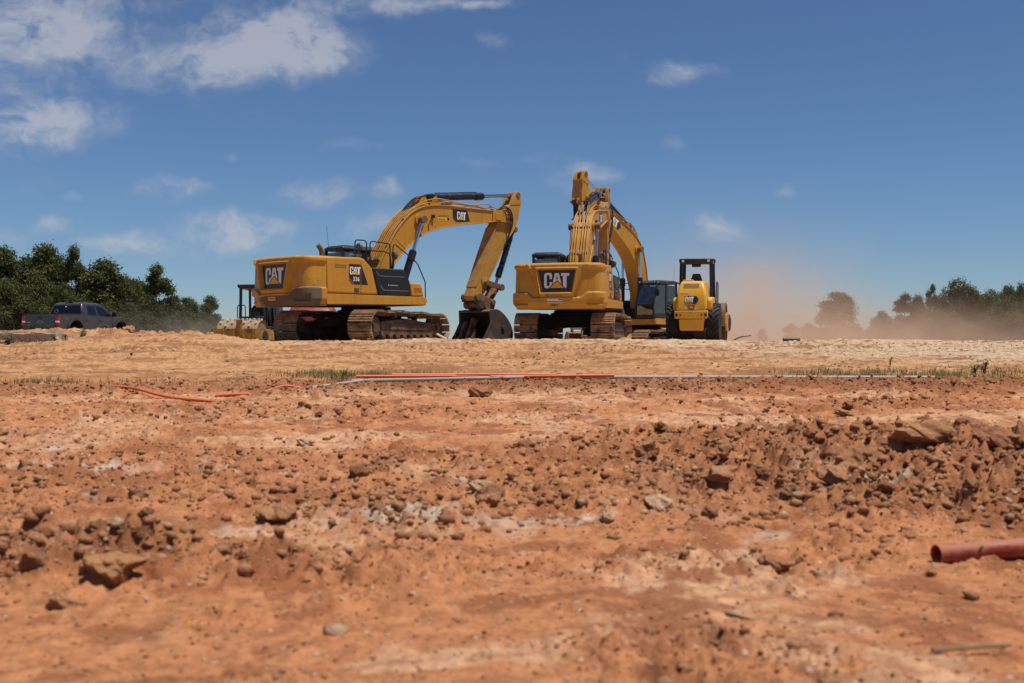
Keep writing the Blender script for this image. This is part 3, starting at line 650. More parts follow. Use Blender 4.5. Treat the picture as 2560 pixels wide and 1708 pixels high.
    cab.prism([(-.55, 1.50), (1.28, 1.50), (1.32, 1.64), (-.55, 1.64)], y0, y1)
    cabo = cab.build('cab', 'black', root, bevel=.03)
    fA, fB, fC, rA = (1.30, 1.6), (1.36, 2.1), (1.02, 3.02), (-.52, 3.05)
    pil = MB()
    for yv in (y0 + .04, y1 - .04):
        pil.bar((*[fA[0]], yv, fA[1]), (fB[0], yv, fB[1]), .075, .09); pil.bar((fB[0], yv, fB[1]), (fC[0], yv, fC[1]), .075, .09)
        pil.bar((-.50, yv, 1.55), (-.52, yv, 3.05), .08, .10); pil.bar((.34, yv, 1.55), (.30, yv, 3.05), .08, .12)
        pil.bar((-.52, yv, 2.20), (.32, yv, 2.20), .075, .10); pil.bar((.32, yv, 1.66), (1.30, yv, 1.66), .075, .10)
    for u, z in ((1.31, 1.62), (1.355, 2.10), (1.02, 3.02)): pil.bar((u, y0, z), (u, y1, z), .07, .07)
    pil.bar((-.52, y0, 2.35), (-.52, y1, 2.35), .08, .12)
    pil.box((-.53, (y0 + y1) / 2, 1.95), (.06, y1 - y0 - .02, .76)); pil.box((-.1, y1 - .05, 1.88), (.80, .05, .58)); pil.box((-.1, y0 + .05, 1.88), (.80, .05, .58))
    pil.build('pillar', 'black', cabo, bevel=.015)
    rf = MB(); rf.loft([[(-.56, y0 - .02, 3.03), (1.06, y0 - .02, 3.0), (1.06, y1 + .02, 3.0), (-.56, y1 + .02, 3.03)], [(-.58, y0 - .02, 3.12), (1.10, y0 - .02, 3.06), (1.10, y1 + .02, 3.06), (-.58, y1 + .02, 3.12)], [(-.46, y0 + .08, 3.20), (.80, y0 + .08, 3.19), (.80, y1 - .08, 3.19), (-.46, y1 - .08, 3.20)]])
    rf.build('roof', 'black', cabo, bevel=.03)
    def pane(pts):
        q = MB(); n = (Vector(pts[1]) - Vector(pts[0])).cross(Vector(pts[2]) - Vector(pts[0])).normalized() * .003
        q.loft([[Vector(p) - n for p in pts], [Vector(p) + n for p in pts]]); q.build('window', 'glass', cabo, smooth=0)
    pane([(1.355, y0 + .08, 2.13), (1.355, y1 - .08, 2.13), (1.04, y1 - .08, 2.98), (1.04, y0 + .08, 2.98)])
    pane([(1.31, y0 + .08, 1.66), (1.31, y1 - .08, 1.66), (1.352, y1 - .08, 2.07), (1.352, y0 + .08, 2.07)])
    for yv in (y0 + .03, y1 - .03):
        pane([(.40, yv, 1.72), (1.27, yv, 1.72), (1.31, yv, 2.1), (.98, yv, 2.97), (.36, yv, 2.97)]); pane([(-.46, yv, 2.26), (.26, yv, 2.26), (.25, yv, 2.97), (-.47, yv, 2.97)])
    pane([(-.525, y0 + .1, 2.42), (-.525, y1 - .1, 2.42), (-.525, y1 - .1, 2.96), (-.525, y0 + .1, 2.96)])
    st = MB(); st.box((.1, .95, 1.95), (.5, .5, .14)); st.box((-.12, .95, 2.35), (.14, .48, .75)); st.box((-.13, .95, 2.80), (.10, .28, .18)); st.box((.15, .66, 2.18), (.4, .08, .07)); st.box((.15, 1.24, 2.18), (.4, .08, .07)); st.box((.95, .95, 1.85), (.2, .3, .4)); st.build('operator_seat', 'interior', cabo, bevel=.03)
    dm = MB(); dm.tube([(1.22, y1 - .02, 2.98), (1.30, y1 + .12, 2.95), (1.34, y1 + .16, 2.75)], .015, 6); dm.box((1.34, y1 + .16, 2.62), (.05, .18, .30)); dm.build('cab_mirror', 'black', cabo, bevel=.02)
    for yv in (y0 + .1, y1 - .1): wl = MB(); wl.box((1.10, yv, 3.10), (.10, .16, .10)); wl.cyl((1.15, yv, 3.10), (1.16, yv, 3.10), .04, 10, 1); wl.build('work_lamp', ['black', 'lamp'], cabo, bevel=.01)
    for yv in (.12, -.12) if False else ():
        pass
    if psi_h > 20: q = MB(); q.tube([(-.5, 1.3, 3.1), (-.56, 1.3, 3.55), (-.60, 1.28, 3.85)], .006, 5); q.build('antenna', 'black', cabo)
    # valves and hose nest at the boom foot
    mb = MB(); mb.prism([(-.55, 1.5), (.75, 1.5), (.55, 1.95), (.1, 2.15), (-.5, 2.2)], -.60, .42); mb.build('centre_frame', 'dark', root, bevel=.03)
    # --- boom
    xb = lambda p: (*[rot2((p[0], p[2]), FOOT, db)[0]], p[1], rot2((p[0], p[2]), FOOT, db)[1])
    TOP = [(.12, 2.1), (.20, 2.35), (.45, 2.88), (.71, 3.30), (.92, 3.64), (1.19, 3.97), (1.43, 4.22), (1.65, 4.39), (1.92, 4.53), (2.28, 4.64), (2.76, 4.70), (3.4, 4.72), (3.92, 4.72), (4.95, 4.72), (5.55, 4.74)]
    BOT = [(.35, 1.78), (.48, 1.95), (.76, 2.46), (1.05, 2.80), (1.32, 3.08), (1.59, 3.33), (1.9, 3.56), (2.15, 3.69), (2.48, 3.83), (2.91, 3.95), (3.48, 4.07), (4.22, 4.19), (4.98, 4.30), (5.55, 4.40)]
    mb = MB(); mb.prism(TOP + [(p) for p in BOT[::-1]] + [(.22, 1.80)], -.31, .31)
    for E_, s_ in ((TOP, 1), (BOT, -1)):        # top and bottom plates stand proud of the side plates
        EE = spline(E_, 3); rings = []
        for i, p in enumerate(EE):
            q0, q1 = EE[max(i - 1, 0)], EE[min(i + 1, len(EE) - 1)]; d = np.array([q1[0] - q0[0], q1[1] - q0[1]]); d /= np.linalg.norm(d); nn = np.array([-d[1], d[0]]) * s_
            A, B2 = np.array(p) - nn * .012, np.array(p) + nn * .022
            rings.append([(A[0], -.345, A[1]), (A[0], .345, A[1]), (B2[0], .345, B2[1]), (B2[0], -.345, B2[1])])
        mb.loft(rings)
    for sd in (-1, 1):
        mb.prism([(5.2, 4.73), (5.95, 4.84), (6.16, 4.74), (6.2, 4.5), (6.05, 4.33), (5.75, 4.36), (5.2, 4.35)], .345 * sd, .27 * sd)
        mb.cyl((1.92, .31 * sd, 4.14), (1.92, .38 * sd, 4.14), .20, 24); mb.prism([(5.32, 4.66), (5.60, 4.66), (5.60, 4.40), (5.32, 4.42)], .347 * sd, .36 * sd)
        mb.bar((.95, .314 * sd, 3.45), (1.35, .314 * sd, 3.12), .012, .02)
        for x in (2.25, 2.75): mb.prism([(x - .25, 4.66), (x + .2, 4.68), (x + .05, 5.02), (x - .05, 5.02)], .10 * sd, .16 * sd)
        mb.prism([(5.55, 4.44), (5.85, 4.38), (5.85, 4.24), (5.62, 4.24)], .27 * sd, .18 * sd)
    mb.cyl((1.92, -.54, 4.14), (1.92, .54, 4.14), .075, 14)
    boom = mb.build('boom', 'yellow', root, bevel=.012, seg=2, smooth=32, xf=xb)
    for sd in (-1, 1):
        q = MB(); q.cyl((1.92, .45 * sd, 4.14), (1.92, .59 * sd, 4.14), .135, 20); q.build('pin', 'rust', boom, bevel=.01, xf=xb)
        q = MB(); q.cyl((5.95, .34 * sd, 4.55), (5.95, .38 * sd, 4.55), .13, 20); q.cyl((5.95, .375 * sd, 4.55), (5.95, .40 * sd, 4.55), .06, 14); q.build('pin', 'rust', boom, bevel=.01, xf=xb)
    for sd in (-1, 1):
        q = MB(); fn = lambda x, z, off, sd=sd: (x, (.31 + off) * sd, z)
        mir = (lambda poly: poly) if sd < 0 else (lambda poly: [(7.48 - x, z) for x, z in poly])
        if not hexlogo:
            decal_poly(q, [(3.36, 4.63), (4.02, 4.64), (4.14, 4.26), (3.62, 4.20), (3.36, 4.45)], fn, .002, .005, 0)
            decal_poly(q, [(3.37, 4.42), (3.60, 4.21), (3.52, 4.19), (3.37, 4.31)], fn, .002, .005, 3)
            if sd < 0: emblem(q, fn, 3.56, 4.28, .28, .006, 1, 2, 0, .85)
            else: emblem(q, lambda x, z, off: (-x + 7.48, (.31 + off), z), 3.52, 4.30, .28, .006, 1, 2, 0, .85)
        else:
            f2 = fn if sd < 0 else (lambda x, z, off: (-x + 8.0, (.31 + off), z))
            decal_poly(q, [(4.18, 4.64), (4.40, 4.64), (4.55, 4.44), (4.38, 4.25), (4.05, 4.25), (4.12, 4.44)], f2, .002, .004, 3)
            decal_poly(q, [(4.14, 4.60), (4.37, 4.60), (4.50, 4.44), (4.36, 4.29), (4.05, 4.29)], f2, .004, .006, 0)
            emblem(q, f2, 3.58, 4.25, .40, .007, 1, 2, 0, 1.1)
        q.build('boom_logo', ['decal', 'white', 'decyel', 'hexred'], boom, smooth=0, xf=xb)
        if sd < 0 and not hexlogo:
            q = MB(); decal_poly(q, [(2.72, 4.16), (3.22, 4.20), (3.22, 4.32), (2.72, 4.28)], fn, .002, .004, 0); words(q, 'MUSTANG', fn, 2.76, 4.20, .055, .006, 1, .02, .75); decal_poly(q, [(3.12, 4.21), (3.21, 4.22), (3.21, 4.31), (3.12, 4.30)], fn, .005, .007, 1); decal_poly(q, [(2.72, 4.32), (3.2, 4.36), (3.2, 4.40), (2.72, 4.36)], fn, .002, .004, 2)
            q.build('sticker', ['decyel', 'decal', 'greytrim'], boom, smooth=0, xf=xb)
            q = MB(); q.box((2.48, -.35, 4.30), (.10, .08, .10)); q.tube([(2.46, -.32, 4.28), (2.30, -.32, 3.98), (2.32, -.32, 3.80)], .012, 6); q.build('boom_lamp', 'black', boom, xf=xb)
    # hard lines up the back of the boom
    q = MB()
    for k, yv in enumerate((-.26, -.17, -.08, .08, .17, .26)):
        e = [(p[0] - .04, yv, p[1] + .07 + .012 * (k % 3)) for p in TOP[2:9]]
        e = [(.30 + .05 * (k % 3), yv * .8, 2.25), (.28, yv * .9, 2.55)] + e
        if k in (0, 5): e += [(2.28, yv, 4.74), (2.76, yv, 4.84), (3.4, yv, 4.83), (4.0, yv, 4.82), (4.9, yv, 4.79), (5.2, yv, 4.86), (5.6, yv * .9, 4.80)]
        elif k in (1, 4): e += [(2.2, yv * 1.5, 4.80), (2.7, yv * 1.7, 4.92), (3.3, yv * 1.75, 4.90), (4.2, yv * 1.8, 4.84), (4.9, yv * 1.75, 4.95), (5.25, yv * 1.6, 4.86)]
        else: e += [(2.05, yv, 4.74), (2.25, yv, 4.92)]
        q.tube(spline(e, 4), .021, 8)
    hl = q.build('hydraulic_line', 'yellow', boom, xf=xb)
    q = MB()
    for (u, z), (du, dz) in (((.62, 3.24), (.25, .35)), ((1.30, 4.15), (.3, .26)), ((3.35, 4.80), (.3, .02)), ((.30, 2.75), (.2, .4))):
        an = math.atan2(dz, du)
        q.box((u, 0, z), (.10, .64, .05), Matrix.Rotation(-an, 3, 'Y'), 0)
        for yv in (-.26, -.17, -.08, .08, .17, .26): q.box((u, yv, z + .03), (.09, .06, .06), Matrix.Rotation(-an, 3, 'Y'), 1)
    q.build('line_clamp', ['yellow', 'greytrim'], boom, xf=xb)
    def hose(pts, r):
        q = MB(); q.tube(spline(pts, 6), r, 8); q.build('hose', 'hose', boom, xf=xb)
    for yv, hgt in ((-.13, .30), (.13, .26), (.02, .20)): hose([(1.5, yv, 4.36), (1.72, yv, 4.62), (2.02, yv, 4.78 + hgt * .4), (2.35, yv * 1.2, 4.86 + hgt * .55), (2.75, yv * 1.1, 5.06)], .027)
    hose([(5.5, -.30, 4.78), (5.75, -.36, 4.92), (6.05, -.38, 4.75), (6.12, -.36, 4.30), (5.95, -.29, 3.75), (6.05, -.29, 3.5)], .024)
    hose([(5.5, -.26, 4.76), (5.8, -.40, 4.86), (6.0, -.41, 4.55), (5.98, -.38, 4.0), (5.78, -.29, 3.45), (6.0, -.26, 3.2)], .020)
    hose([(5.5, .26, 4.76), (5.85, .38, 4.88), (6.08, .38, 4.6), (6.0, .36, 4.0), (6.02, .29, 3.6)], .024)
    # --- stick and what hangs on it
    T2 = rot2(TIP, FOOT, db)
    def toS(p2): q_ = rot2(p2, TIP, ds); return (q_[0] + T2[0] - TIP[0], q_[1] + T2[1] - TIP[1])
    xs = lambda p: (toS((p[0], p[2]))[0], p[1], toS((p[0], p[2]))[1])
    NOSE = (6.52, 5.42)
    back = [(6.66, 5.10), (6.56, 4.86), (6.42, 4.30), (6.02, 3.78), (5.72, 3.28), (5.28, 2.55), (5.02, 2.12), (4.88, 1.78)]
    front = [(4.34, 1.66), (4.48, 1.98), (4.67, 2.38), (4.91, 2.97), (5.19, 3.62), (5.43, 4.18), (5.62, 4.52), (5.80, 4.80), (6.12, 5.02)]
    mb = MB(); mb.prism([(6.38, 5.12)] + back + [(4.70, 1.52), (4.42, 1.50)] + front, -.235, .235)
    for E_, s_ in ((back, 1), (front[1:6], 1)):
        EE = spline(E_, 2); rings = []
        for i, p in enumerate(EE):
            q0, q1 = EE[max(i - 1, 0)], EE[min(i + 1, len(EE) - 1)]; d = np.array([q1[0] - q0[0], q1[1] - q0[1]]); d /= np.linalg.norm(d); nn = np.array([-d[1], d[0]])
            A, B2 = np.array(p) - nn * .014, np.array(p) + nn * .018
            rings.append([(A[0], -.262, A[1]), (A[0], .262, A[1]), (B2[0], .262, B2[1]), (B2[0], -.262, B2[1])])
        mb.loft(rings)
    for sd in (-1, 1):
        mb.prism([(6.15, 5.02), (6.36, 5.46), (6.48, 5.56), (6.60, 5.54), (6.66, 5.42), (6.68, 5.08)], .25 * sd, .11 * sd)
        mb.prism([(6.34, 4.40), (6.56, 4.26), (6.54, 4.06), (6.20, 4.0)], .10 * sd, .17 * sd)
        mb.prism([(4.74, 2.30), (5.02, 2.34), (5.02, 2.02), (4.80, 1.94)], .235 * sd, .27 * sd)
    mb.cyl((5.95, -.265, 4.55), (5.95, .265, 4.55), .22, 20)
    stick = mb.build('stick', 'yellow' if clean else 'yellow_mud', root, bevel=.012, xf=xs)
    for (u, z), hw, r in ((NOSE, .28, .085), ((6.46, 4.16), .22, .08), ((4.9, 2.14), .40, .09)):
        q = MB(); q.cyl((u, -hw, z), (u, hw, z), r, 16); q.build('pin', 'rust', stick, xf=xs)
    # cylinders (their two ends ride on different members)
    for sd in (-1, 1):
        cylinder(root, (.98, 1.52), rot2((1.92, 4.14), FOOT, db), .105, .57, .47 * sd, 'boom_cylinder')
    cylinder(root, rot2((2.6, 4.98), FOOT, db), toS(NOSE), .115, .60, 0, 'stick_cylinder')
    LK = (5.60, 2.0)
    cylinder(root, toS((6.46, 4.14)), toS(LK), .095, .80, 0, 'bucket_cylinder')
    mb = MB()
    for sd in (-1, 1): mb.bar((4.9, .34 * sd, 2.14), (LK[0], .34 * sd, LK[1]), .06, .20); mb.cyl((LK[0], .30 * sd, LK[1]), (LK[0], .40 * sd, LK[1]), .125, 18)
    mb.cyl((LK[0], -.38, LK[1]), (LK[0], .38, LK[1]), .065, 14)
    mb.bar((LK[0], 0, LK[1]), (5.17, 0, 1.45), .40, .16)
    mb.build('bucket_link', 'rust', root, bevel=.012, xf=xs)
    # coupler + bucket turn about the stick's low pin
    def toB(p2): return toS(rot2(p2, LOW, dbk))
    xk = lambda p: (toB((p[0], p[2]))[0], p[1], toB((p[0], p[2]))[1])
    mb = MB()
    for sd in (-1, 1):
        mb.prism([(4.38, 1.72), (4.62, 1.78), (4.82, 1.66), (5.08, 1.58), (5.26, 1.52), (5.30, 1.38), (5.24, 1.20), (4.9, 1.18), (4.70, 1.42), (4.36, 1.46)], .36 * sd, .30 * sd)
        mb.cyl((LOW[0], .30 * sd, LOW[1]), (LOW[0], .41 * sd, LOW[1]), .14, 18); mb.cyl((5.17, .34 * sd, 1.45), (5.17, .42 * sd, 1.45), .10, 16)
    mb.box((4.9, 0, 1.42), (.5, .6, .18)); mb.cyl((4.5, -.36, 1.62), (4.5, .36, 1.62), .11, 16); mb.cyl((4.62, -.36, 1.36), (4.62, .36, 1.36), .10, 16)
    mb.build('coupler', 'rust', root, bevel=.012, xf=xk)
    O = [(4.60, 1.12), (4.78, 1.18), (5.04, 1.18), (5.34, 1.0), (5.60, .72), (5.74, .40), (5.70, .08), (5.45, -.10), (5.0, -.14), (4.2, -.02)]
    OS = spline(O, 4)
    inn = []
    for i, p in enumerate(OS):
        q0, q1 = OS[max(i - 1, 0)], OS[min(i + 1, len(OS) - 1)]; d = np.array([q1[0] - q0[0], q1[1] - q0[1]]); d /= np.linalg.norm(d); inn.append((p[0] + d[1] * .045, p[1] - d[0] * .045))
    mb = MB(); mb.prism(OS + inn[::-1], -.74, .74)
    for sd in (-1, 1):
        mb.prism(OS + [(4.3, .12), (4.48, .36), (4.70, .72)], .745 * sd, .79 * sd)
        mb.prism([(4.62, 1.16), (4.86, 1.19), (4.80, .74), (4.55, .32), (4.32, .04), (4.2, .02), (4.44, .36), (4.64, .72)], .79 * sd, .815 * sd)
        mb.prism([(4.50, 1.50), (4.66, 1.48), (5.1, 1.30), (5.22, 1.12), (4.62, 1.14)], .28 * sd, .22 * sd); mb.cyl((4.62, .20 * sd, 1.36), (4.62, .40 * sd, 1.36), .155, 18)
        mb.box((5.25, .83 * sd, .55), (.14, .04, .12))
    bk = mb.build('bucket', 'bucket', root, bevel=.01, xf=xk)
    for k in range(5):
        yv = -.64 + .32 * k; q = MB(); q.loft([[(4.34, yv - .07, .08), (4.34, yv + .07, .08), (4.34, yv + .07, -.08), (4.34, yv - .07, -.08)], [(3.98, yv - .045, .06), (3.98, yv + .045, .06), (3.98, yv + .045, .02), (3.98, yv - .045, .02)]])
        q.build('tooth', 'rust', bk, bevel=.008, xf=xk)
    return root

excavator('dirty yellow excavator turned side on, its long arm reaching to a bucket on the ground', -4.75, 37.03, 1.05, 22.5, 44.5, 0, 0, 0, worn=True, unit='left').scale = (1.05, 1, 1)
excavator('yellow excavator seen from straight behind, a black plate on its clean rear counterweight', 2.26, 40.2, 1.04, 12.5, 14.0, 6, 25, -25, unit='mid')
excavator('yellow excavator facing the camera, glass cab beside the roller and boom raised highest', 5.95, 51.65, .62, 218.0, 220.0, 23, 21, -40, hexlogo=True, clean=True)
# ------------------------------------------------------------ rollers
def tyre(root, x, y, zc, r, wd, mirror=1):
    q = MB(); h = wd / 2
    q.lathe([(r * .50, -h * .8), (r * .62, -h * .98), (r * .80, -h), (r * .93, -h * .86), (r * .95, -h * .5), (r * .955, 0), (r * .95, h * .5), (r * .93, h * .86), (r * .80, h), (r * .62, h * .98), (r * .50, h * .8)], (x, y, zc), (0, 1, 0), 40)
    n = 22
    for k in range(n):
        for sd in (-1, 1):
            a0 = 6.28318 * (k + (.5 if sd > 0 else 0)) / n
            pts = []
            for s_ in range(5):
                t = s_ / 4; a = a0 + t * .34; yy_ = sd * (h * 1.0 - t * h * 1.02); rr = r * (1.0 if s_ else .955)
                pts.append((x + rr * math.cos(a), y + yy_, zc + rr * math.sin(a), a))
            rings = []
            for (px, py, pz, a) in pts:
                ca, sa = math.cos(a), math.sin(a); tw = .034
                rings.append([(px - sa * tw, py, pz + ca * tw), (px + sa * tw, py, pz - ca * tw), (px + sa * tw * 1.2 - ca * .06, py, pz - ca * tw * 1.2 - sa * .06), (px - sa * tw * 1.2 - ca * .06, py, pz + ca * tw * 1.2 - sa * .06)])
            q.loft(rings)
    o = q.build('tyre', 'rubber', root, smooth=30)
    q = MB(); q.lathe([(r * .52, -h * .75), (r * .50, -h * .55), (r * .2, -h * .4), (r * .2, h * .4), (r * .50, h * .55), (r * .52, h * .75)], (x, y, zc), (0, 1, 0), 28); q.build('rim', 'yellow_mud', o)
    return o
def drum(root, x, zc, r, wd, pads, m_):
    q = MB(); q.lathe([(r * .3, -wd / 2 + .05), (r * .93, -wd / 2 + .05), (r, -wd / 2), (r, wd / 2), (r * .93, wd / 2 - .05), (r * .3, wd / 2 - .05)], (x, 0, zc), (0, 1, 0), 48)
    o = q.build('drum', m_, root)
    if pads:
        for row in range(7):
            for k in range(14):
                q = MB(); a = 6.28318 * (k + .5 * (row % 2)) / 14; yv = -wd / 2 + .14 + row * (wd - .28) / 6; c_, s_ = math.cos(a), math.sin(a)
                q.lathe([(.065, -.02), (.058, .05), (.045, .085), (.02, .09)], (x + r * c_, yv, zc + r * s_), (c_, 0, s_), 8)
                q.build('drum_pad', 'padsteel', o)
    return o
def roller(label, X, Y, zg, psi, paint, mud, pads, rear=True):
    root = thing('soil_compactor', label, 'road roller', (X, Y, zg), R(90 - psi), 'road rollers')
    root.scale = (1, .93, 1.06)
    for sd in (-1, 1): tyre(root, -1.45, .80 * sd, .71, .715, .52)
    q = MB(); q.cyl((-1.45, -.8, .71), (-1.45, .8, .71), .16, 16); q.box((-1.45, 0, .71), (.6, .5, .5)); q.box((-1.2, 0, .55), (1.8, .7, .24)); q.build('axle', 'dark', root, bevel=.02)
    # engine hood: tapers upward and back
    q = MB()
    q.loft([[(-2.42, -.60, 1.14), (-.55, -.60, 1.14), (-.55, .60, 1.14), (-2.42, .60, 1.14)], [(-2.40, -.59, 1.55), (-.5, -.58, 1.55), (-.5, .58, 1.55), (-2.40, .59, 1.55)], [(-2.30, -.55, 1.88), (-.5, -.53, 1.95), (-.5, .53, 1.95), (-2.30, .55, 1.88)], [(-2.08, -.44, 2.18), (-.6, -.44, 2.24), (-.6, .44, 2.24), (-2.08, .44, 2.18)]])
    hd = q.build('engine_hood', paint, root, bevel=.09, seg=4)
    def back(x, z, off):        # the hood's rear face: x to the right as seen from behind
        u = float(np.interp(z, [1.14, 1.55, 1.88, 2.18], [-2.42, -2.40, -2.30, -2.08])); return (u - off, -x, z)
    q = MB(); decal_poly(q, [(-.33, 1.93), (.30, 1.93), (.28, 2.09), (-.31, 2.09)], back, .000, .014, 0)
    for k in range(7): decal_poly(q, [(-.32, 1.945 + k * .021), (.29, 1.945 + k * .021), (.29, 1.951 + k * .021), (-.32, 1.951 + k * .021)], back, .012, .018, 1)
    q.build('vent_grille', ['yellow_mud', 'dark'], hd, smooth=0)
    q = MB()
    decal_poly(q, [(.0, 1.42), (.12, 1.62), (.17, 1.64), (.22, 1.64), (.29, 1.52), (.20, 1.38), (.08, 1.36)], back, .004, .007, 3)
    decal_poly(q, [(.0, 1.43), (.12, 1.61), (.18, 1.62), (.25, 1.52), (.18, 1.40), (.08, 1.38)], back, .007, .010, 0)
    bpoly = lambda L, g: L
    for e in (.018,): decal_poly(q, [(-.26, 1.40), (.14, 1.40), (.16, 1.65), (-.27, 1.65)], back, .004, .0085, 0)
    emblem(q, back, -.24, 1.42, .205, .010, 1, 2, 0, 1.0)
    decal_poly(q, [(-.46, 1.72), (-.10, 1.72), (-.10, 1.755), (-.46, 1.755)], back, .004, .007, 1); decal_poly(q, [(-.45, 1.728), (-.11, 1.728), (-.11, 1.747), (-.45, 1.747)], back, .007, .009, 4)
    q.build('emblem', ['decal', 'white', 'decyel', 'hexred', 'red'], hd, smooth=0)
    q = MB(); decal_poly(q, [(-.14, 1.32), (.14, 1.32), (.12, 1.20), (.06, 1.15), (-.06, 1.15), (-.12, 1.20)], back, .004, .02, 0); decal_poly(q, [(-.07, 1.28), (.07, 1.28), (.06, 1.22), (-.06, 1.22)], back, .021, .024, 1); decal_poly(q, [(-.30, 1.215), (.30, 1.215), (.30, 1.23), (-.30, 1.23)], back, .003, .004, 2); decal_poly(q, [(-.44, 1.17), (-.42, 1.17), (-.42, 1.21), (-.44, 1.21)], back, .003, .004, 0); decal_poly(q, [(.40, 1.20), (.42, 1.20), (.42, 1.24), (.40, 1.24)], back, .003, .004, 0)
    q.build('hood_latch', ['rust', paint, 'lamp'], hd, smooth=0)
    q = MB()
    for k in range(6): q.box((-1.4 + k * .09, .50, 2.05), (.05, .2, .12)) if False else None
    q.cyl((-1.0, .33, 2.2), (-1.0, .33, 2.33), .17, 20); q.build('fuel_cap', paint, hd) if False else None
    q = MB(); q.box((-1.25, .24, 2.23), (.5, .42, .06)); q.build('hood_cover', paint, hd, bevel=.02)
    q = MB(); q.prismx([(-.655, 1.10), (.655, 1.10), (.655, .92), (.60, .86), (-.60, .86), (-.655, .92)], -2.52, -2.44) if False else q.prismx([(-.66, 1.13), (.66, 1.13), (.66, .90), (.62, .86), (-.62, .86), (-.66, .90)], -2.52, -2.36)
    bp = q.build('rear_bumper', paint, root, bevel=.02)
    bf = lambda x, z, off: (-2.52 - off, -x, z)
    for x, mm, nm_ in ((-.57, 'black', 'rear_lamp'), (.57, 'black', 'rear_lamp'), (-.42, 'taillight', 'reflector'), (.41, 'taillight', 'reflector')):
        q = MB(); q.cyl((-2.515, -x, .985), (-2.535, -x, .985), .055 if mm == 'black' else .042, 16); q.build(nm_, mm, bp)
    q = MB(); words(q, '77', bf, -.045, 1.03, .07, .003, 0, .01, .8); q.build('number', 'rust', bp, smooth=0)
    q = MB(); q.loft([[(-2.44, -.50, .86), (-.7, -.46, .86), (-.7, .46, .86), (-2.44, .50, .86)], [(-2.40, -.46, .44), (-.7, -.40, .44), (-.7, .40, .44), (-2.40, .46, .44)]]); q.build('fuel_tank', paint, root, bevel=.05, seg=3)
    # fenders beside the hood, platform, seat, steering column
    for sd in (-1, 1):
        q = MB(); q.prism([(-2.0, 1.5), (-1.9, 1.62), (-.75, 1.66), (-.6, 1.3), (-.65, 1.15), (-2.0, 1.15)], .58 * sd, .78 * sd); q.build('fender', paint, root, bevel=.06, seg=3)
    q = MB(); q.box((-.15, 0, 1.22), (1.3, 1.5, .10)); q.box((-.1, 0, .85), (1.0, .9, .66)); q.box((.48, 0, 1.45), (.12, 1.3, .5)); pf = q.build('platform', 'black', root, bevel=.03)
    q = MB(); q.loft([[(-.42, -.24, 1.72), (-.02, -.24, 1.72), (-.02, .24, 1.72), (-.42, .24, 1.72)], [(-.44, -.26, 1.84), (-.0, -.26, 1.84), (-.0, .26, 1.84), (-.44, .26, 1.84)]])
    q.loft([[(-.5, -.25, 1.84), (-.36, -.25, 1.84), (-.36, .25, 1.84), (-.5, .25, 1.84)], [(-.56, -.25, 2.25), (-.44, -.25, 2.25), (-.44, .25, 2.25), (-.56, .25, 2.25)], [(-.58, -.15, 2.52), (-.50, -.15, 2.52), (-.50, .15, 2.52), (-.58, .15, 2.52)]])
    q.box((-.2, 0, 1.5), (.35, .35, .45)); q.build('operator_seat', 'seat', root, bevel=.05, seg=3)
    q = MB(); q.cyl((.30, .05, 1.25), (.15, .05, 1.98), .05, 10)
    wc = Vector((.14, .05, 2.02)); ax = Vector((-.35, 0, 1)).normalized(); a1 = ax.orthogonal().normalized(); b1 = ax.cross(a1)
    q.tube([wc + (a1 * math.cos(6.28318 * k / 24) + b1 * math.sin(6.28318 * k / 24)) * .20 for k in range(25)], .016, 6, caps=False)
    for k in range(3): q.cyl(wc, wc + (a1 * math.cos(2.094 * k) + b1 * math.sin(2.094 * k)) * .2, .012, 6)
    q.box((.30, .05, 1.75), (.16, .5, .3)); q.build('steering_wheel', 'black', root)
    # roll-over frame
    for x, yv in ((-.62, .60), (-.62, -.60), (.42, .60), (.42, -.60)):
        q = MB(); q.bar((x - (.12 if x < 0 else 0), yv * 1.06, 1.2), (x, yv, 2.95), .12, .12); q.build('canopy_post', 'black', root, bevel=.015)
    q = MB(); q.loft([[(-.72, -.62, 2.86), (.62, -.62, 2.92), (.62, .62, 2.92), (-.72, .62, 2.86)], [(-.76, -.70, 2.96), (.66, -.70, 3.02), (.66, .70, 3.02), (-.76, .70, 2.96)], [(-.74, -.68, 3.06), (.64, -.68, 3.10), (.64, .68, 3.10), (-.74, .68, 3.06)]])
    q.box((-.55, 0, 2.82), (.2, .36, .12)); rp = q.build('canopy', 'black', root, bevel=.03)
    for yv in (-.52, .52):
        q = MB(); q.box((-.765, yv, 2.97), (.05, .13, .11), None, 0); q.box((-.792, yv, 2.97), (.01, .10, .085), None, 1); q.build('work_lamp', ['black', 'lamp'], rp)
    q = MB(); q.tube(spline([(-.76, -.70, 3.0), (-.82, -.76, 3.0), (-.82, -.78, 2.88)], 4), .02, 6); q.build('cable', 'hose', rp)
    for sd in (-1, 1):
        q = MB(); q.tube([(-.55, .80 * sd, 1.2), (-.55, .82 * sd, 2.12), (-.50, .82 * sd, 2.20), (-.40, .82 * sd, 2.22), (.30, .80 * sd, 2.2), (.38, .80 * sd, 2.12), (.42, .78 * sd, 1.2)], .024, 8); q.build('handrail', 'black', root)
    # drum module in front
    drum(root, 1.50, .78, .74, 2.10, pads, 'mudsteel' if not pads else 'drumdirt')
    q = MB()
    for sd in (-1, 1):
        q.prism([(.35, .62), (.45, 1.05), (.9, 1.15), (2.2, 1.05), (2.5, .9), (2.5, .62), (2.3, .45), (.6, .45)], 1.08 * sd, 1.16 * sd)
    q.box((.42, 0, .84), (.16, 2.2, .42)); q.box((2.46, 0, .94 if pads else .72), (.14, 2.32, .42)); q.bar((.3, 0, .8), (-.4, 0, .8), .5, .4)
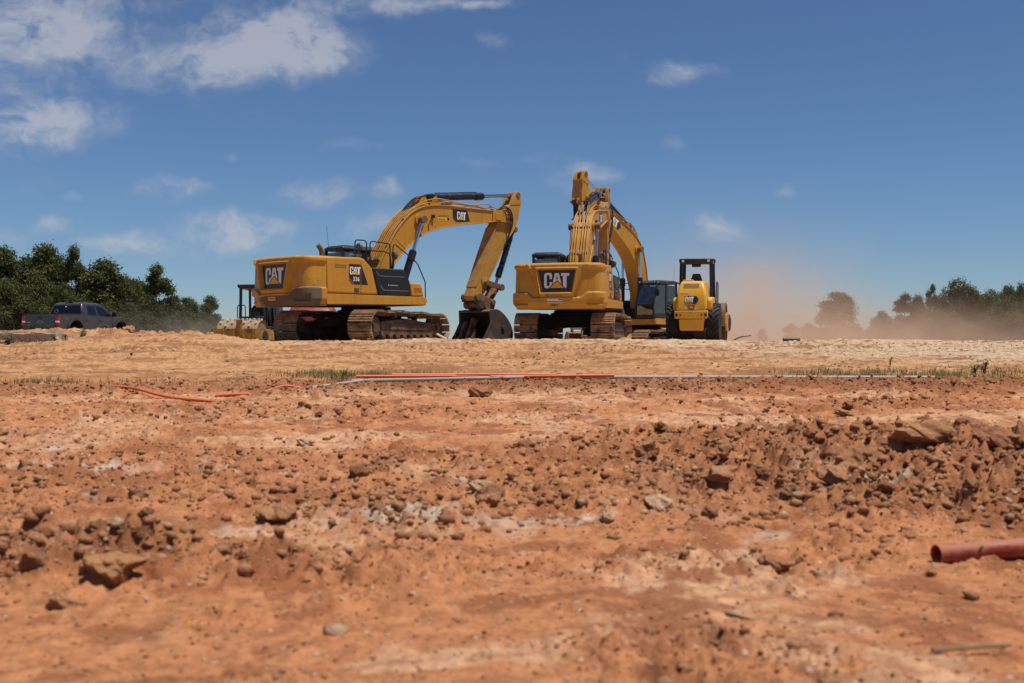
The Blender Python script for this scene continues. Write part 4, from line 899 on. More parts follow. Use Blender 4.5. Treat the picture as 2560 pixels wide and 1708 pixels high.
    for yv in (-1.0, -.5, 0, .5, 1.0): q.box((2.545, yv, .94 if pads else .72), (.03, .05, .40))
    if pads: q.box((2.50, .30, 1.22), (.10, .30, .62))
    fr = q.build('drum_frame', mud, root, bevel=.02)
    q = MB(); q.prism([(.2, 1.15), (.95, 1.15), (.9, 1.55), (.75, 1.62), (.2, 1.62)], -.55, .55); q.build('hydraulic_box', mud if not pads else 'dark', root, bevel=.03)
    for sd in (-1, 1): q = MB(); q.lathe([(.30, 1.16 * sd), (.30, 1.20 * sd), (.18, 1.24 * sd)], (1.5, 0, .78), (0, 1, 0), 24); q.build('drum_hub', 'dark', fr)
    return root
M['padsteel'] = mat('scoured_pad_steel', (.50, .45, .38), .55, dirt=DUST, damt=.3, dscale=6)
M['yellow_rusty'] = mat('rusty_yellow_paint', (.46, .24, .02), .6, dirt=(.12, .055, .022), damt=.75, dscale=3.2, bump=.3, bscale=20)
M['drumdirt'] = mat('dirt_caked_drum', (.27, .16, .085), .9, dirt=(.36, .22, .115), damt=.6, dscale=5, bump=.8, bscale=16)
roller('bright yellow roller seen from behind with a black open canopy and two lugged rear tyres', 7.22, 44.2, 1.03, 15.0, 'yellow_new', 'yellow_mud', False)
roller('roller with a studded drum and black canopy, half hidden behind the side-on excavator', -12.0, 53.3, .46, 190.3, 'black', 'yellow_rusty', True)

# ------------------------------------------------------------ pickup truck
def pickup(X, Y, zg, psi):
    root = thing('pickup_truck', 'dark grey four-door pickup truck with red tail lamps parked above the block wall', 'pickup truck', (X, Y, zg), R(90 - psi))
    W = .95
    def arch(cx, r, n=14): return [(cx - r * math.cos(math.pi * k / n), .55 + r * math.sin(math.pi * k / n) * 1.02) for k in range(n + 1)]
    rear, frt = arch(-1.62, .50), arch(1.92, .50)
    # lower body with wheel openings, bed behind, bonnet ahead
    low = [(-2.80, .62), (-2.80, 1.33), (-1.02, 1.36), (-1.02, 1.30), (1.30, 1.30), (1.36, 1.27), (2.25, 1.20), (2.66, 1.08), (2.76, .92), (2.76, .60)]
    poly = low + [(2.42, .55)] + frt[::-1] + [(1.42, .52), (-1.12, .52)] + rear[::-1] + [(-2.12, .60)]
    q = MB(); q.prism(poly, -W, W)
    body = q.build('body', 'truck', root, bevel=.055, seg=3)
    q = MB(); q.box((-1.9, 0, 1.38), (1.70, 1.86, .05)); q.box((-1.06, 0, 1.40), (.06, 1.84, .08)); q.build('bed_cover', 'trucktrim', root, bevel=.02) if False else None
    q = MB(); q.bar((-2.70, -W + .03, 1.375), (-1.05, -W + .03, 1.385), .08, .03); q.bar((-2.70, W - .03, 1.375), (-1.05, W - .03, 1.385), .08, .03); q.build('bed_rail', 'trucktrim', body)
    # greenhouse
    q = MB()
    g0 = [(-1.00, 1.28), (1.52, 1.28)]
    def sec(z, x0, x1, wv): return [(x0, -wv, z), (x1, -wv, z), (x1, wv, z), (x0, wv, z)]
    q.loft([sec(1.26, -1.02, 1.62, .93), sec(1.40, -1.00, 1.42, .91), sec(1.82, -.86, .74, .76), sec(1.90, -.78, .56, .72), sec(1.94, -.60, .40, .62)])
    cabin = q.build('cabin', 'truck', root, bevel=.05, seg=3)
    def side(x, z, off, sd): yv = float(np.interp(z, [1.26, 1.40, 1.82, 1.90], [.93, .91, .76, .72])); return (x, (yv + off) * sd, z)
    for sd in (-1, 1):
        for nm_, pl in (('window', [(-.62, 1.38), (.06, 1.36), (.04, 1.77), (-.50, 1.78)]), ('window', [(.22, 1.35), (1.20, 1.32), (.98, 1.50), (.66, 1.72), (.52, 1.77), (.20, 1.77)])):
            q = MB(); decal_poly(q, pl, lambda x, z, off, sd=sd: side(x, z, off, sd), .004, .012, 0); q.build(nm_, 'tintblack', cabin, smooth=0)
    q = MB(); f = lambda y, z, off: (float(np.interp(z, [1.26, 1.40, 1.82], [-1.02, -1.0, -.86])) - off, y, z)
    decal_poly(q, [(-.80, 1.40), (.80, 1.40), (.68, 1.79), (-.68, 1.79)], f, .004, .012, 0); rw = q.build('rear_window', 'tintblack', cabin, smooth=0)
    q = MB(); decal_poly(q, [(.52 + .10 * math.cos(6.283 * k / 14), 1.52 + .10 * math.sin(6.283 * k / 14)) for k in range(14)], f, .013, .015, 0); decal_poly(q, [(.52 + .075 * math.cos(6.283 * k / 14), 1.52 + .075 * math.sin(6.283 * k / 14)) for k in range(14)], f, .016, .018, 1); decal_poly(q, [(.05 + .03 * math.cos(6.283 * k / 8), 1.74 + .03 * math.sin(6.283 * k / 8)) for k in range(8)], f, .013, .015, 2); q.build('sticker', ['greytrim', 'tintblack', 'white'], rw, smooth=0)
    q = MB(); q.box((-.72, 0, 1.915), (.10, .36, .04)); q.build('brake_lamp', 'trucktrim', cabin)
    q = MB(); decal_poly(q, [(-.72, 1.36), (.72, 1.36), (.62, 1.83), (-.62, 1.83)], lambda y, z, off: (float(np.interp(z, [1.26, 1.40, 1.82], [1.62, 1.42, .74])) + off, y, z), .004, .012, 0); q.build('windscreen', 'tintblack', cabin, smooth=0)
    # tailgate
    q = MB(); q.box((-2.815, 0, .99), (.05, 1.56, .64)); tg = q.build('tailgate', 'truck', root, bevel=.02)
    q = MB(); q.box((-2.845, 0, 1.20), (.03, .20, .09)); q.build('handle', 'trucktrim', tg, bevel=.01)
    f = lambda y, z, off: (-2.84 - off, -y, z)
    q = MB(); decal_poly(q, [(.0 + .15 * math.cos(6.283 * k / 20), .98 + .062 * math.sin(6.283 * k / 20)) for k in range(20)], f, .002, .012, 0); decal_poly(q, [(.0 + .125 * math.cos(6.283 * k / 20), .98 + .045 * math.sin(6.283 * k / 20)) for k in range(20)], f, .013, .015, 1); q.build('oval_emblem', ['steel', 'truck'], tg, smooth=0)
    q = MB(); decal_poly(q, [(-.72, .955), (-.50, .955), (-.50, .995), (-.72, .995)], f, .002, .008, 0); decal_poly(q, [(.62, 1.24), (.70, 1.24), (.72, 1.27), (.66, 1.28)], f, .002, .008, 0); q.build('badge', 'steel', tg, smooth=0)
    for sd in (-1, 1):
        q = MB(); q.box((-2.78, .875 * sd, 1.03), (.12, .165, .38), None, 0); q.box((-2.805, .875 * sd, .99), (.09, .168, .075), None, 1); q.build('tail_lamp', ['taillight', 'lamp'], root, bevel=.012)
        for cx, nm_ in ((-1.62, 'rear'), (1.92, 'front')):
            q = MB(); A = arch(cx, .53, 18); B_ = arch(cx, .61, 18); n = len(A); rings = [[(a[0], W * sd, a[1]), (a[0], (W + .085) * sd, a[1]), (b_[0], (W + .03) * sd, b_[1]), (b_[0], W * sd, b_[1])] for a, b_ in zip(A, B_)]
            q.loft(rings); q.build('wheel_flare', 'trucktrim', body, smooth=50)
            q = MB(); q.lathe([(.22, -.13), (.34, -.14), (.39, -.10), (.40, 0), (.39, .10), (.34, .14), (.22, .13)], (cx, .83 * sd, .40), (0, 1, 0), 30); wh = q.build('wheel', 'rubber', root)
            q = MB(); q.lathe([(.23, -.10), (.23, .10), (.19, .11), (.12, .06), (.05, .09)] if sd > 0 else [(.23, .10), (.23, -.10), (.19, -.11), (.12, -.06), (.05, -.09)], (cx, .83 * sd, .40), (0, 1, 0), 24); q.build('rim', 'steel', wh)
        f2 = lambda x, z, off, sd=sd: (x, (W + off) * sd, z)
        q = MB()
        for x in (-.98, .14, 1.30): q.bar((x, (W + .001) * sd, .60), (x, (W + .001) * sd, 1.29), .008, .012)
        q.build('door_gap', 'black', body, smooth=0)
        for x in (-.72, .34): q = MB(); q.box((x, (W + .01) * sd, 1.12), (.15, .03, .06)); q.box((x, (W + .003) * sd, 1.10), (.22, .01, .11), None, 1); q.build('door_handle', ['truck', 'black'], body, bevel=.008)
        q = MB(); q.box((1.24, (W + .16) * sd, 1.42), (.12, .24, .24)); q.bar((1.26, (W - .02) * sd, 1.34), (1.26, (W + .12) * sd, 1.36), .08, .06); q.build('side_mirror', 'trucktrim', root, bevel=.03)
        if sd < 0:
            q = MB(); words(q, 'FX4', f2, -2.42, 1.18, .10, .003, 0, .01, 1.0); decal_poly(q, [(-2.42, 1.12), (-2.10, 1.12), (-2.10, 1.145), (-2.42, 1.145)], f2, .001, .004, 1); q.build('bed_decal', ['red', 'greytrim'], body, smooth=0)
            q = MB(); decal_poly(q, [(1.66, 1.10), (1.84, 1.09), (1.84, 1.13), (1.66, 1.14)], f2, .001, .006, 0); q.build('fender_badge', 'steel', body, smooth=0)
    q = MB(); q.box((-2.90, 0, .58), (.18, 1.90, .20)); q.box((-2.86, 0, .50), (.3, .5, .10)); bm_ = q.build('rear_bumper', 'trucktrim', root, bevel=.04)
    q = MB(); q.box((-2.995, 0, .62), (.012, .32, .15)); q.build('number_plate', 'lamp', bm_)
    q = MB(); q.box((2.78, 0, .66), (.16, 1.86, .24)); q.build('front_bumper', 'trucktrim', root, bevel=.04)
    for sd in (-1, 1):
        q = MB(); q.box((2.68, .78 * sd, .98), (.16, .26, .22)); q.build('headlight', 'lamp', root, bevel=.03)
M['tintblack'] = mat('black_tinted_glass', (.006, .006, .008), .06, spec=.6)
pickup(-20.68, 54.33, 1.0, 14.5)

# ------------------------------------------------------------ red tank behind the excavator, loose bucket, debris
t_ = thing('red_tank', 'faded red tank with rounded end standing behind the side-on excavator', 'tank', (-8.75, 50.0, .78), R(-6))
q = MB(); q.lathe([(.02, -1.12), (.40, -1.08), (.62, -.92), (.72, -.65), (.74, -.3), (.74, .3), (.72, .65), (.62, .92), (.40, 1.08), (.02, 1.12)], (0, 0, 1.22), (1, 0, 0), 36); tk = q.build('tank_shell', 'tankred', t_, smooth=60)
q = MB(); q.cyl((0, 0, 1.9), (0, 0, 2.02), .16, 16); q.build('filler_cap', 'rust', tk)
for x in (-.8, .8):
    q = MB(); q.prismx([(-.6, .0), (.6, 0), (.66, .9), (.50, 1.0), (.25, .58), (-.25, .58), (-.50, 1.0), (-.66, .9)], x - .06, x + .06); q.build('cradle', 'dark', t_)
q = MB(); q.bar((-1.5, -.5, .06), (1.5, -.5, .06), .12, .12); q.bar((-1.5, .5, .06), (1.5, .5, .06), .12, .12); q.build('skid', 'dark', t_)
q = MB(); q.bar((0, 0, 0), (0, 0, 2.2), .16, .16); q.box((0, 0, .02), (.4, .4, .04)); q = q.build('steel_post', 'greytrim', None); q.location = (-10.2, 50.2, .55); tag(q, 'grey steel post between the studded drum and red tank', 'post')

lb = thing('loose_bucket', 'rusty excavator bucket with a bright pin, seen under the rear-view excavator', 'bucket', (3.32, 58.5, .55), R(100))
OS = spline([(-.45, .98), (-.2, 1.05), (.1, 1.05), (.4, .85), (.6, .5), (.55, .12), (.3, -.05), (-.7, -.02)], 4)
inn = [(p[0] * .93 - .01, p[1] * .93 + .03) for p in OS]
q = MB(); q.prism(OS + inn[::-1], -.5, .5)
for sd in (-1, 1): q.prism(OS + [(-.6, .5)], .50 * sd, .54 * sd)
sh = q.build('bucket_shell', 'rust', lb, bevel=.01)
for sd in (-1, 1):
    q = MB(); q.prism([(-.4, 1.02), (-.35, 1.25), (-.2, 1.32), (.0, 1.2), (.1, 1.02)], .24 * sd, .30 * sd); q.build('ear', 'rust', lb, bevel=.01)
q = MB(); q.cyl((-.22, -.38, 1.22), (-.22, .38, 1.22), .065, 16); q.build('pin', 'steel', lb)

# broken timber standing in the bucket of the first excavator
def world_of(p, X, Y, zg, psi):
    s_, c_ = math.sin(R(psi)), math.cos(R(psi)); u = p[0] * 1.05; return (X + u * s_ - p[1] * c_, Y + u * c_ + p[1] * s_, zg + p[2])
for k, (p0, p1, wd, lab) in enumerate((((4.40, .46, -.02), (4.78, .50, .70), .34, 'splintered muddy board leaning in the bucket nearest its left edge'), ((4.42, .14, -.02), (4.80, .16, .86), .26, 'tall broken muddy post leaning in the bucket, its top paler'), ((4.40, -.08, 0), (4.62, -.10, .46), .16, 'short muddy stub beside the tall post in the bucket'))):
    a, b_ = world_of(p0, -4.75, 37.03, 1.05, 44.5), world_of(p1, -4.75, 37.03, 1.05, 44.5); q = MB()
    a, b_ = Vector(a), Vector(b_); n = 7; rings = []; d = (b_ - a)
    sdv = d.cross(Vector((.713, -.701, 0))).normalized(); fw = d.cross(sdv).normalized()
    for i in range(n):
        c_ = a + d * (i / (n - 1)); j = lambda: random.uniform(.82, 1.12)
        rings.append([c_ + sdv * wd / 2 * j() + fw * .07 * j(), c_ - sdv * wd / 2 * j() + fw * .07 * j(), c_ - sdv * wd / 2 * j() - fw * .07 * j(), c_ + sdv * wd / 2 * j() - fw * .07 * j()])
    q.loft(rings); o = q.build('broken_timber', 'mudsteel', bevel=.02); tag(o, lab, 'timber', 'broken timbers in the bucket')

# ------------------------------------------------------------ block wall on the left
wl = thing('retaining_wall', 'low wall of rough concrete blocks with a cap, below the pickup truck', 'wall', (-15.0, 33.55, 1.0), R(-1))
def rough_block(x, z, sx, sy, sz, amp, split=True):
    q = MB(); nx_, nz_ = 12, 9; pts = []
    for j in range(nz_):
        for i in range(nx_):
            u, v = i / (nx_ - 1), j / (nz_ - 1)
            e = min(u, 1 - u, v, 1 - v); dsp = amp * (min(e * 5, 1)) * (.35 + random.random()) * (1.0 if split and v < .62 + .2 * math.sin(9 * (x + u)) else .12)
            pts.append((x + (u - .5) * sx, -sy / 2 - dsp, z + v * sz))
    fs = [(j * nx_ + i, j * nx_ + i + 1, (j + 1) * nx_ + i + 1, (j + 1) * nx_ + i) for j in range(nz_ - 1) for i in range(nx_ - 1)]
    q.add(pts, fs); q.add([(x - sx / 2, -sy / 2, z), (x + sx / 2, -sy / 2, z), (x + sx / 2, -sy / 2, z + sz), (x - sx / 2, -sy / 2, z + sz), (x - sx / 2, sy / 2, z), (x + sx / 2, sy / 2, z), (x + sx / 2, sy / 2, z + sz), (x - sx / 2, sy / 2, z + sz)], [(0, 1, 5, 4), (1, 2, 6, 5), (2, 3, 7, 6), (3, 0, 4, 7), (4, 5, 6, 7)])
    return q
x = -4.2
while x < 1.75:
    sx = random.uniform(.44, .52) if x > -3 else .5
    rough_block(x + sx / 2, -.25, sx - .012, .5, .24, .08).build('wall_block', 'concrete', wl, smooth=0, recalc=False)
    rough_block(x + sx / 2 + .2, .0, sx - .012, .5, .28, .06).build('wall_block', 'concrete', wl, smooth=0, recalc=False); x += sx
for k in range(4): rough_block(-3.4 + k * 1.45 + .72 * 0, .285, 1.44, .58, .12, .05).build('cap_block', 'concrete', wl, smooth=0, recalc=False)
for k in range(3): rough_block(-3.9 + k * 1.33, .41, 1.32, .5, .22, .04, False).build('upper_block', 'concrete', wl, smooth=0, recalc=False)
# ------------------------------------------------------------ pipes and litter on the ground
F_ = 2844.
def place(px, py, lift=0., d0=2.5, d1=34.):
    """ground point under a bearing and drop, found by walking outwards along the ray"""
    ds = np.concatenate([np.arange(d0, 8, .02), np.arange(8, d1, .05)]); xs_ = (px - 1280) / F_ * ds; zr = EYE - (py - 854) / F_ * ds
    zg = zfun(xs_, ds, False) + lift; k = np.nonzero(zg >= zr)[0]; k = k[0] if len(k) else len(ds) - 1
    return (float(xs_[k]), float(ds[k]), float(zg[k]))
def pipe(name, label, cat, pts, r, m_, group=None, sock=False, sub=8):
    q = MB(); P = spline(pts, sub); base = Vector(P[0]); q.tube([Vector(p) - base for p in P], r, 14)
    if sock: q.tube([Vector(P[0]) - base, Vector(P[2]) - base], r * 1.18, 14)
    o = q.build(name, m_); o.location = base; return tag(o, label, cat, group)
def onground(x, y_, r): return (x, y_, zat(x, y_) + r)
def ground_line(a, b, n, r, sagf=.0):
    """a stick of pipe resting on the highs between two plan points"""
    T = np.linspace(0, 1, 60); xs_ = a[0] + (b[0] - a[0]) * T; ys_ = a[1] + (b[1] - a[1]) * T; zs = zfun(xs_, ys_)
    A = np.polyfit(T, zs, 1); fit = np.polyval(A, T); up = np.percentile(zs - fit, 93)
    return [(float(np.interp(t, T, xs_)), float(np.interp(t, T, ys_)), float(np.polyval(A, t) + up + r)) for t in np.linspace(0, 1, n)]
def bx(px, d): return (px - 1280) / F_ * d
q0, q1 = (bx(1260, 17.6), 17.6), (bx(2335, 18.1), 18.1)
pipe('grey_pipe', 'long pale grey plastic pipe lying across the right half of the berm', 'pipe', ground_line(q0, q1, 9, .035), .033, 'pvcgrey', 'plastic pipes along the berm')
pipe('grey_pipe', 'shorter grey pipe length left of the long one, partly buried in brown soil', 'pipe', ground_line((bx(880, 17.0), 17.0), (bx(1310, 17.25), 17.25), 7, .02), .028, 'pvcgrey', 'plastic pipes along the berm')
pipe('grey_pipe', 'dusty grey pipe end rising from the soil left of the orange conduits', 'pipe', ground_line((bx(780, 16.3), 16.3), (bx(905, 16.8), 16.8), 5, .01), .024, 'pvcgrey', 'plastic pipes along the berm')
OR = [((980, 17.3), (1390, 17.9), .05, 'bright orange conduit lying uppermost behind the grey pipe'), ((890, 17.15), (1140, 17.5), .07, 'orange conduit whose right end meets the dark soil clump'), ((1225, 17.2), (1535, 17.5), .02, 'orange conduit lying in front of the long grey pipe'), ((1130, 17.35), (1260, 17.2), .04, 'short orange conduit crossing down to the right behind the soil clump')]
for (a, b_, up, lab) in OR:
    pipe('orange_conduit', lab, 'conduit', [(x_, y_, z_ + up * .8) for x_, y_, z_ in ground_line((bx(*a), a[1]), (bx(*b_), b_[1]), 6, .02)], .024, 'pvcorange', 'orange conduits along the berm')
pipe('orange_conduit', 'faded orange conduit bending down at the far left of the berm', 'conduit', spline([onground(bx(280, 16.4), 16.4, .02), onground(bx(335, 16.2), 16.2, .04), onground(bx(420, 15.6), 15.6, .03), onground(bx(530, 15.2), 15.2, .02)], 3), .019, 'pvcorange', 'orange conduits along the berm')
pipe('orange_conduit', 'short orange conduit sticking out between two soil heaps', 'conduit', [onground(bx(538, 16.0), 16.0, .02), onground(bx(580, 16.05), 16.05, .03), onground(bx(622, 16.1), 16.1, .02)], .024, 'pvcorange', 'orange conduits along the berm')
pipe('orange_conduit', 'thin half buried orange conduit just left of the dusty grey pipe end', 'conduit', [onground(bx(660, 16.2), 16.2, .01), onground(bx(710, 16.4), 16.4, .02), onground(bx(757, 16.5), 16.5, .01)], .016, 'pvcorange', 'orange conduits along the berm')
a, b_ = place(2340, 1412), place(2900, 1378)
za = a[2] + .050
pr = thing('red_pipe', 'thick glossy red pipe lying in the near ground by a sprig', 'pipe', (a[0], a[1], za), 0)
d = Vector((b_[0] - a[0], b_[1] - a[1], .03)).normalized(); side_ = d.orthogonal().normalized()
q = MB(); R0, R1 = .050, .043; n = 28; u_ = side_; v_ = d.cross(u_)
ring = lambda r, h: [d * h + (u_ * math.cos(6.28318 * k / n) + v_ * math.sin(6.28318 * k / n)) * r for k in range(n)]
q.loft([ring(R1, .5), ring(R1, .003), ring(R1 + .002, 0), ring(R0 - .002, 0), ring(R0, .003), ring(R0, 2.2)], caps=False); q.build('pipe_wall', 'pvcred', pr)
def slab(name, label, cat, px, py, sx, sy, sz, rz, m_, tilt=0., group=None):
    p = place(px, py); q = MB(); n = 12
    prof = [(math.cos(6.283 * k / n) * sx / 2 * random.uniform(.88, 1.08), math.sin(6.283 * k / n) * sy / 2 * random.uniform(.85, 1.1)) for k in range(n)]
    q.prismz(prof, 0, sz); o = q.build(name, m_, bevel=min(sz, sx) * .3); o.location = (p[0], p[1], zat(p[0], p[1]) - .2 * sz); o.rotation_euler = (R(tilt), R(tilt * .3), R(rz)); return tag(o, label, cat, group)
slab('plastic_scrap', 'bright white plastic scrap lying on the rubble', 'litter', 1872, 1166, .17, .06, .02, 12, 'litter', 25)
slab('plastic_scrap', 'small white scrap in front of the long grey pipe', 'litter', 1632, 976, .26, .10, .02, 0, 'litter', 18)
slab('bottle_cap', 'pale blue round cap lying in the red dirt', 'litter', 1118, 1408, .045, .04, .025, 0, 'bluelitter', 20)
def stick(label, pts, r, m_, name='stick', cat='stick'):
    base = Vector(pts[0]); q = MB(); P = spline(pts, 4); q.tube([Vector(p) - base for p in P], [r * (1 - .5 * i / len(P)) * random.uniform(.85, 1.15) for i in range(len(P))], 8); o = q.build(name, m_); o.location = base; return tag(o, label, cat)
p = place(2330, 1640); stick('pale dry stick with a dark knot lying near the lower right', [(p[0], p[1], zat(p[0], p[1]) + .012), (p[0] + .12, p[1] + .02, zat(p[0] + .12, p[1]) + .02), (p[0] + .30, p[1] + .07, zat(p[0] + .3, p[1] + .07) + .025)], .011, 'wood')
p = place(1815, 1540); stick('dark short stick lying in the foreground dirt', [(p[0], p[1], zat(p[0], p[1]) + .005), (p[0] + .10, p[1] - .12, zat(p[0] + .1, p[1] - .12) + .01)], .010, 'bark')
stick('dead branch poking up from the crest right of the yellow roller', [(bx(1830, 35), 35, zat(bx(1830, 35), 35) + .02), (bx(1850, 35), 35, zat(bx(1850, 35), 35) + .16), (bx(1878, 35), 35, zat(bx(1878, 35), 35) + .22)], .025, 'bark', 'branch', 'branch')
q = MB(); q.tube([(0, 0, 0), (.28, 0, .0)], .075, 14, 0); q.tube([(.27, 0, .0), (.50, .05, .01)], .068, 14, 1); o = q.build('tube_offcut', ['black', 'darktube']); xx = bx(1958, 34.6); o.location = (xx, 34.6, zat(xx, 34.6) + .05); tag(o, 'black and grey tube offcut lying on the crest skyline', 'tube')
xx = bx(1111, 35.4); q = MB(); q.box((0, 0, 0), (.36, .12, .05)); o = q.build('concrete_chip', 'litter', bevel=.015); o.location = (xx - .06, 35.0, zat(xx, 35.0) + .06); o.rotation_euler = (0, R(28), R(20)); tag(o, 'pale chip tilted on the crest in front of the bucket', 'litter')

# ------------------------------------------------------------ rocks and clods
def ico(sub):
    bm = bmesh.new(); bmesh.ops.create_icosphere(bm, subdivisions=sub, radius=1); v = np.array([tuple(p.co) for p in bm.verts]); f = np.array([[q.index for q in p.verts] for p in bm.faces]); bm.free(); return v, f
def rockshape(sub, seed, amp=.32):
    v, f = ico(sub); r = np.random.default_rng(seed)
    n = np.ones(len(v))
    for k in range(15):      # flat breaks
        d = r.normal(size=3); d /= np.linalg.norm(d); h = r.uniform(.50, .88); t = v @ d; n = np.minimum(n, np.where(t > 1e-3, h / np.maximum(t, 1e-3), 9))
    v = v * np.minimum(n, 1)[:, None]
    for fr, am in ((1.7, amp), (4., amp * .4), (9., amp * .18)):
        o_ = r.uniform(0, 50, 3); v = v * (1 + am * (pn(v[:, 0] * fr + o_[0] + v[:, 2] * fr * .7, v[:, 1] * fr + o_[1] - v[:, 2] * fr * .6, seed % 50))[:, None])
    return v, f
def rockmat(name, c1, c2, c3=None):
    m, t, b, o = newmat(name); co = objco(t); oi = t.new('ShaderNodeObjectInfo')
    cc = t.mix(t.rng(t.noise(t.vec('ADD', co, t.scale(oi.outputs['Location'], 3.)), 3, 7, .7), .3, .7), c1, c2)
    if c3:
        g = t.new('ShaderNodeNewGeometry'); s_ = t.new('ShaderNodeSeparateXYZ'); t.put(s_.inputs[0], g.outputs['Normal'])
        cc = t.mix(t.math('MULTIPLY', t.rng(s_.outputs[2], .2, .95), .6), cc, c3)
    t.put(b.inputs['Base Color'], cc); b.inputs['Roughness'].default_value = .95; b.inputs['Specular IOR Level'].default_value = .12
    bn = t.new('ShaderNodeBump'); bn.inputs['Strength'].default_value = .8; bn.inputs['Distance'].default_value = .15
    t.put(bn.inputs['Height'], t.noise(co, 5, 8, .72)); t.put(b.inputs['Normal'], bn.outputs[0]); return m
M['clod'] = rockmat('red_clay_clod', (.50, .235, .115), (.33, .145, .068), (.56, .29, .15))
M['clodbrown'] = rockmat('brown_clay_clod', (.40, .175, .082), (.25, .105, .05), (.46, .22, .11))
M['pale'] = rockmat('pale_stone', (.66, .47, .31), (.50, .27, .14))
M['tanrock'] = rockmat('tan_rock', (.52, .25, .11), (.32, .14, .058), (.54, .285, .135))
def rock_obj(px, py, sx, sy, sz, seed, m_, label, name='rock', sink=.25, rz=0., group=None, sub=4):
    p = place(px, py); v, f = rockshape(sub, seed); v = v * np.array([sx / 2, sy / 2, sz / 2])
    me = bpy.data.meshes.new(name); me.from_pydata(v.tolist(), [], f.tolist()); me.materials.append(M[m_]); me.shade_smooth(); me.set_sharp_from_angle(angle=R(24))
    o = bpy.data.objects.new(name, me); COL.objects.link(o); o.location = (p[0], p[1] + sy * .3, float(zfun(np.array([p[0]]), np.array([p[1] + sy * .3]))[0]) + sz * (.5 - sink)); o.rotation_euler = (0, 0, R(rz)); return tag(o, label, 'rock' if name == 'rock' else 'clod', group)
# px, py of the foot; size in metres
rock_obj(690, 1315, .30, .22, .17, 11, 'clod', 'rounded red clay block lying alone in the mid ground left', 'clay_block', .2)
rock_obj(275, 1475, .28, .24, .15, 12, 'tanrock', 'big tan rock resting atop the rubble ridge at lower left', 'rock', .34, 20)
rock_obj(150, 1530, .16, .12, .10, 13, 'tanrock', 'flat tan rock on the left ridge beside the big tan one', 'rock', .2)
rock_obj(1945, 1438, .17, .15, .12, 14, 'clodbrown', 'brown stone standing alone above the foreground sticks', 'rock', .2, 30)
rock_obj(2010, 1430, .09, .08, .07, 15, 'clodbrown', 'smaller brown stone touching the right of the lone brown stone', 'rock', .2)
rock_obj(2330, 1445, .055, .05, .045, 16, 'tanrock', 'small yellow stone under the end of the red pipe', 'rock', .1)
rock_obj(1625, 1172, .26, .2, .17, 17, 'clod', 'dark red wedge of clay at the upper edge of the rubble', 'clay_block', .15, 15)
rock_obj(1655, 1285, .19, .16, .13, 18, 'pale', 'whitish knobbly stone in the middle of the rubble', 'rock', .2)
rock_obj(1800, 1240, .30, .2, .12, 19, 'clod', 'broad flat clay slab in the middle rubble', 'clay_block', .2)
rock_obj(1810, 1190, .16, .14, .14, 20, 'clod', 'upright orange clay lump beside the white plastic scrap', 'clay_block', .15, 40)
rock_obj(1520, 1318, .12, .1, .09, 21, 'pale', 'pale yellowish stone at the lower edge of the rubble', 'rock', .2)
rock_obj(2170, 1190, .42, .3, .24, 22, 'clodbrown', 'large brown clay boulder left of the dark hollow', 'clay_block', .25, 10)
rock_obj(2330, 1150, .55, .36, .22, 23, 'clod', 'largest clay boulder overhanging the dark hollow at the right', 'clay_block', .2, -8)
rock_obj(2500, 1150, .46, .34, .26, 24, 'clodbrown', 'clay boulder at the right end of the dark hollow', 'clay_block', .22, 25)
rock_obj(2120, 1245, .34, .26, .16, 25, 'clod', 'low wide clay lump below the large brown boulder', 'clay_block', .3)
rock_obj(1210, 1250, .24, .16, .10, 26, 'pale', 'white streaked stone leaning on a clod in the white patch', 'rock', .2, 30)
rock_obj(1225, 1275, .20, .14, .09, 27, 'clod', 'red clay lump just under the white streaked stone', 'clay_block', .2)
rock_obj(758, 1118, .20, .16, .12, 28, 'pale', 'grey and white split stone on the packed ground left', 'rock', .2, 40)
rock_obj(1200, 998, .40, .25, .22, 29, 'clodbrown', 'spiky dark soil clump sticking up in front of the pipes', 'soil_clump', .2)
rock_obj(2110, 1045, .28, .16, .10, 30, 'tanrock', 'flat grey brown stone in the small heap right of centre', 'rock', .15)
rock_obj(2120, 1030, .20, .16, .14, 31, 'clodbrown', 'dark clump on top of the flat grey brown stone', 'soil_clump', .1)
rock_obj(2065, 1270, .13, .12, .09, 32, 'pale', 'pale stone in the right rubble above the brown stones', 'rock', .2)
rock_obj(1780, 1300, .14, .12, .10, 33, 'clodbrown', 'round brown clod at the lower edge of the rubble', 'clay_block', .2)
rock_obj(300, 822, .50, .4, .30, 34, 'tanrock', 'pale tan boulder on the skyline right of the pickup truck', 'rock', .1) if False else None
xx = bx(322, 34.4)
o = rock_obj(690, 1315, .42, .34, .30, 34, 'tanrock', 'pale tan boulder on the spoil bank right of the pickup truck', 'rock'); o.location = (xx, 34.4, zat(xx, 34.4) + .08)
o = rock_obj(690, 1315, .55, .4, .26, 35, 'tanrock', 'pale rounded boulder on the crest before the right track of the rear-view excavator', 'rock'); xx = bx(1560, 35.2); o.location = (xx, 35.2, zat(xx, 35.2) + .03)
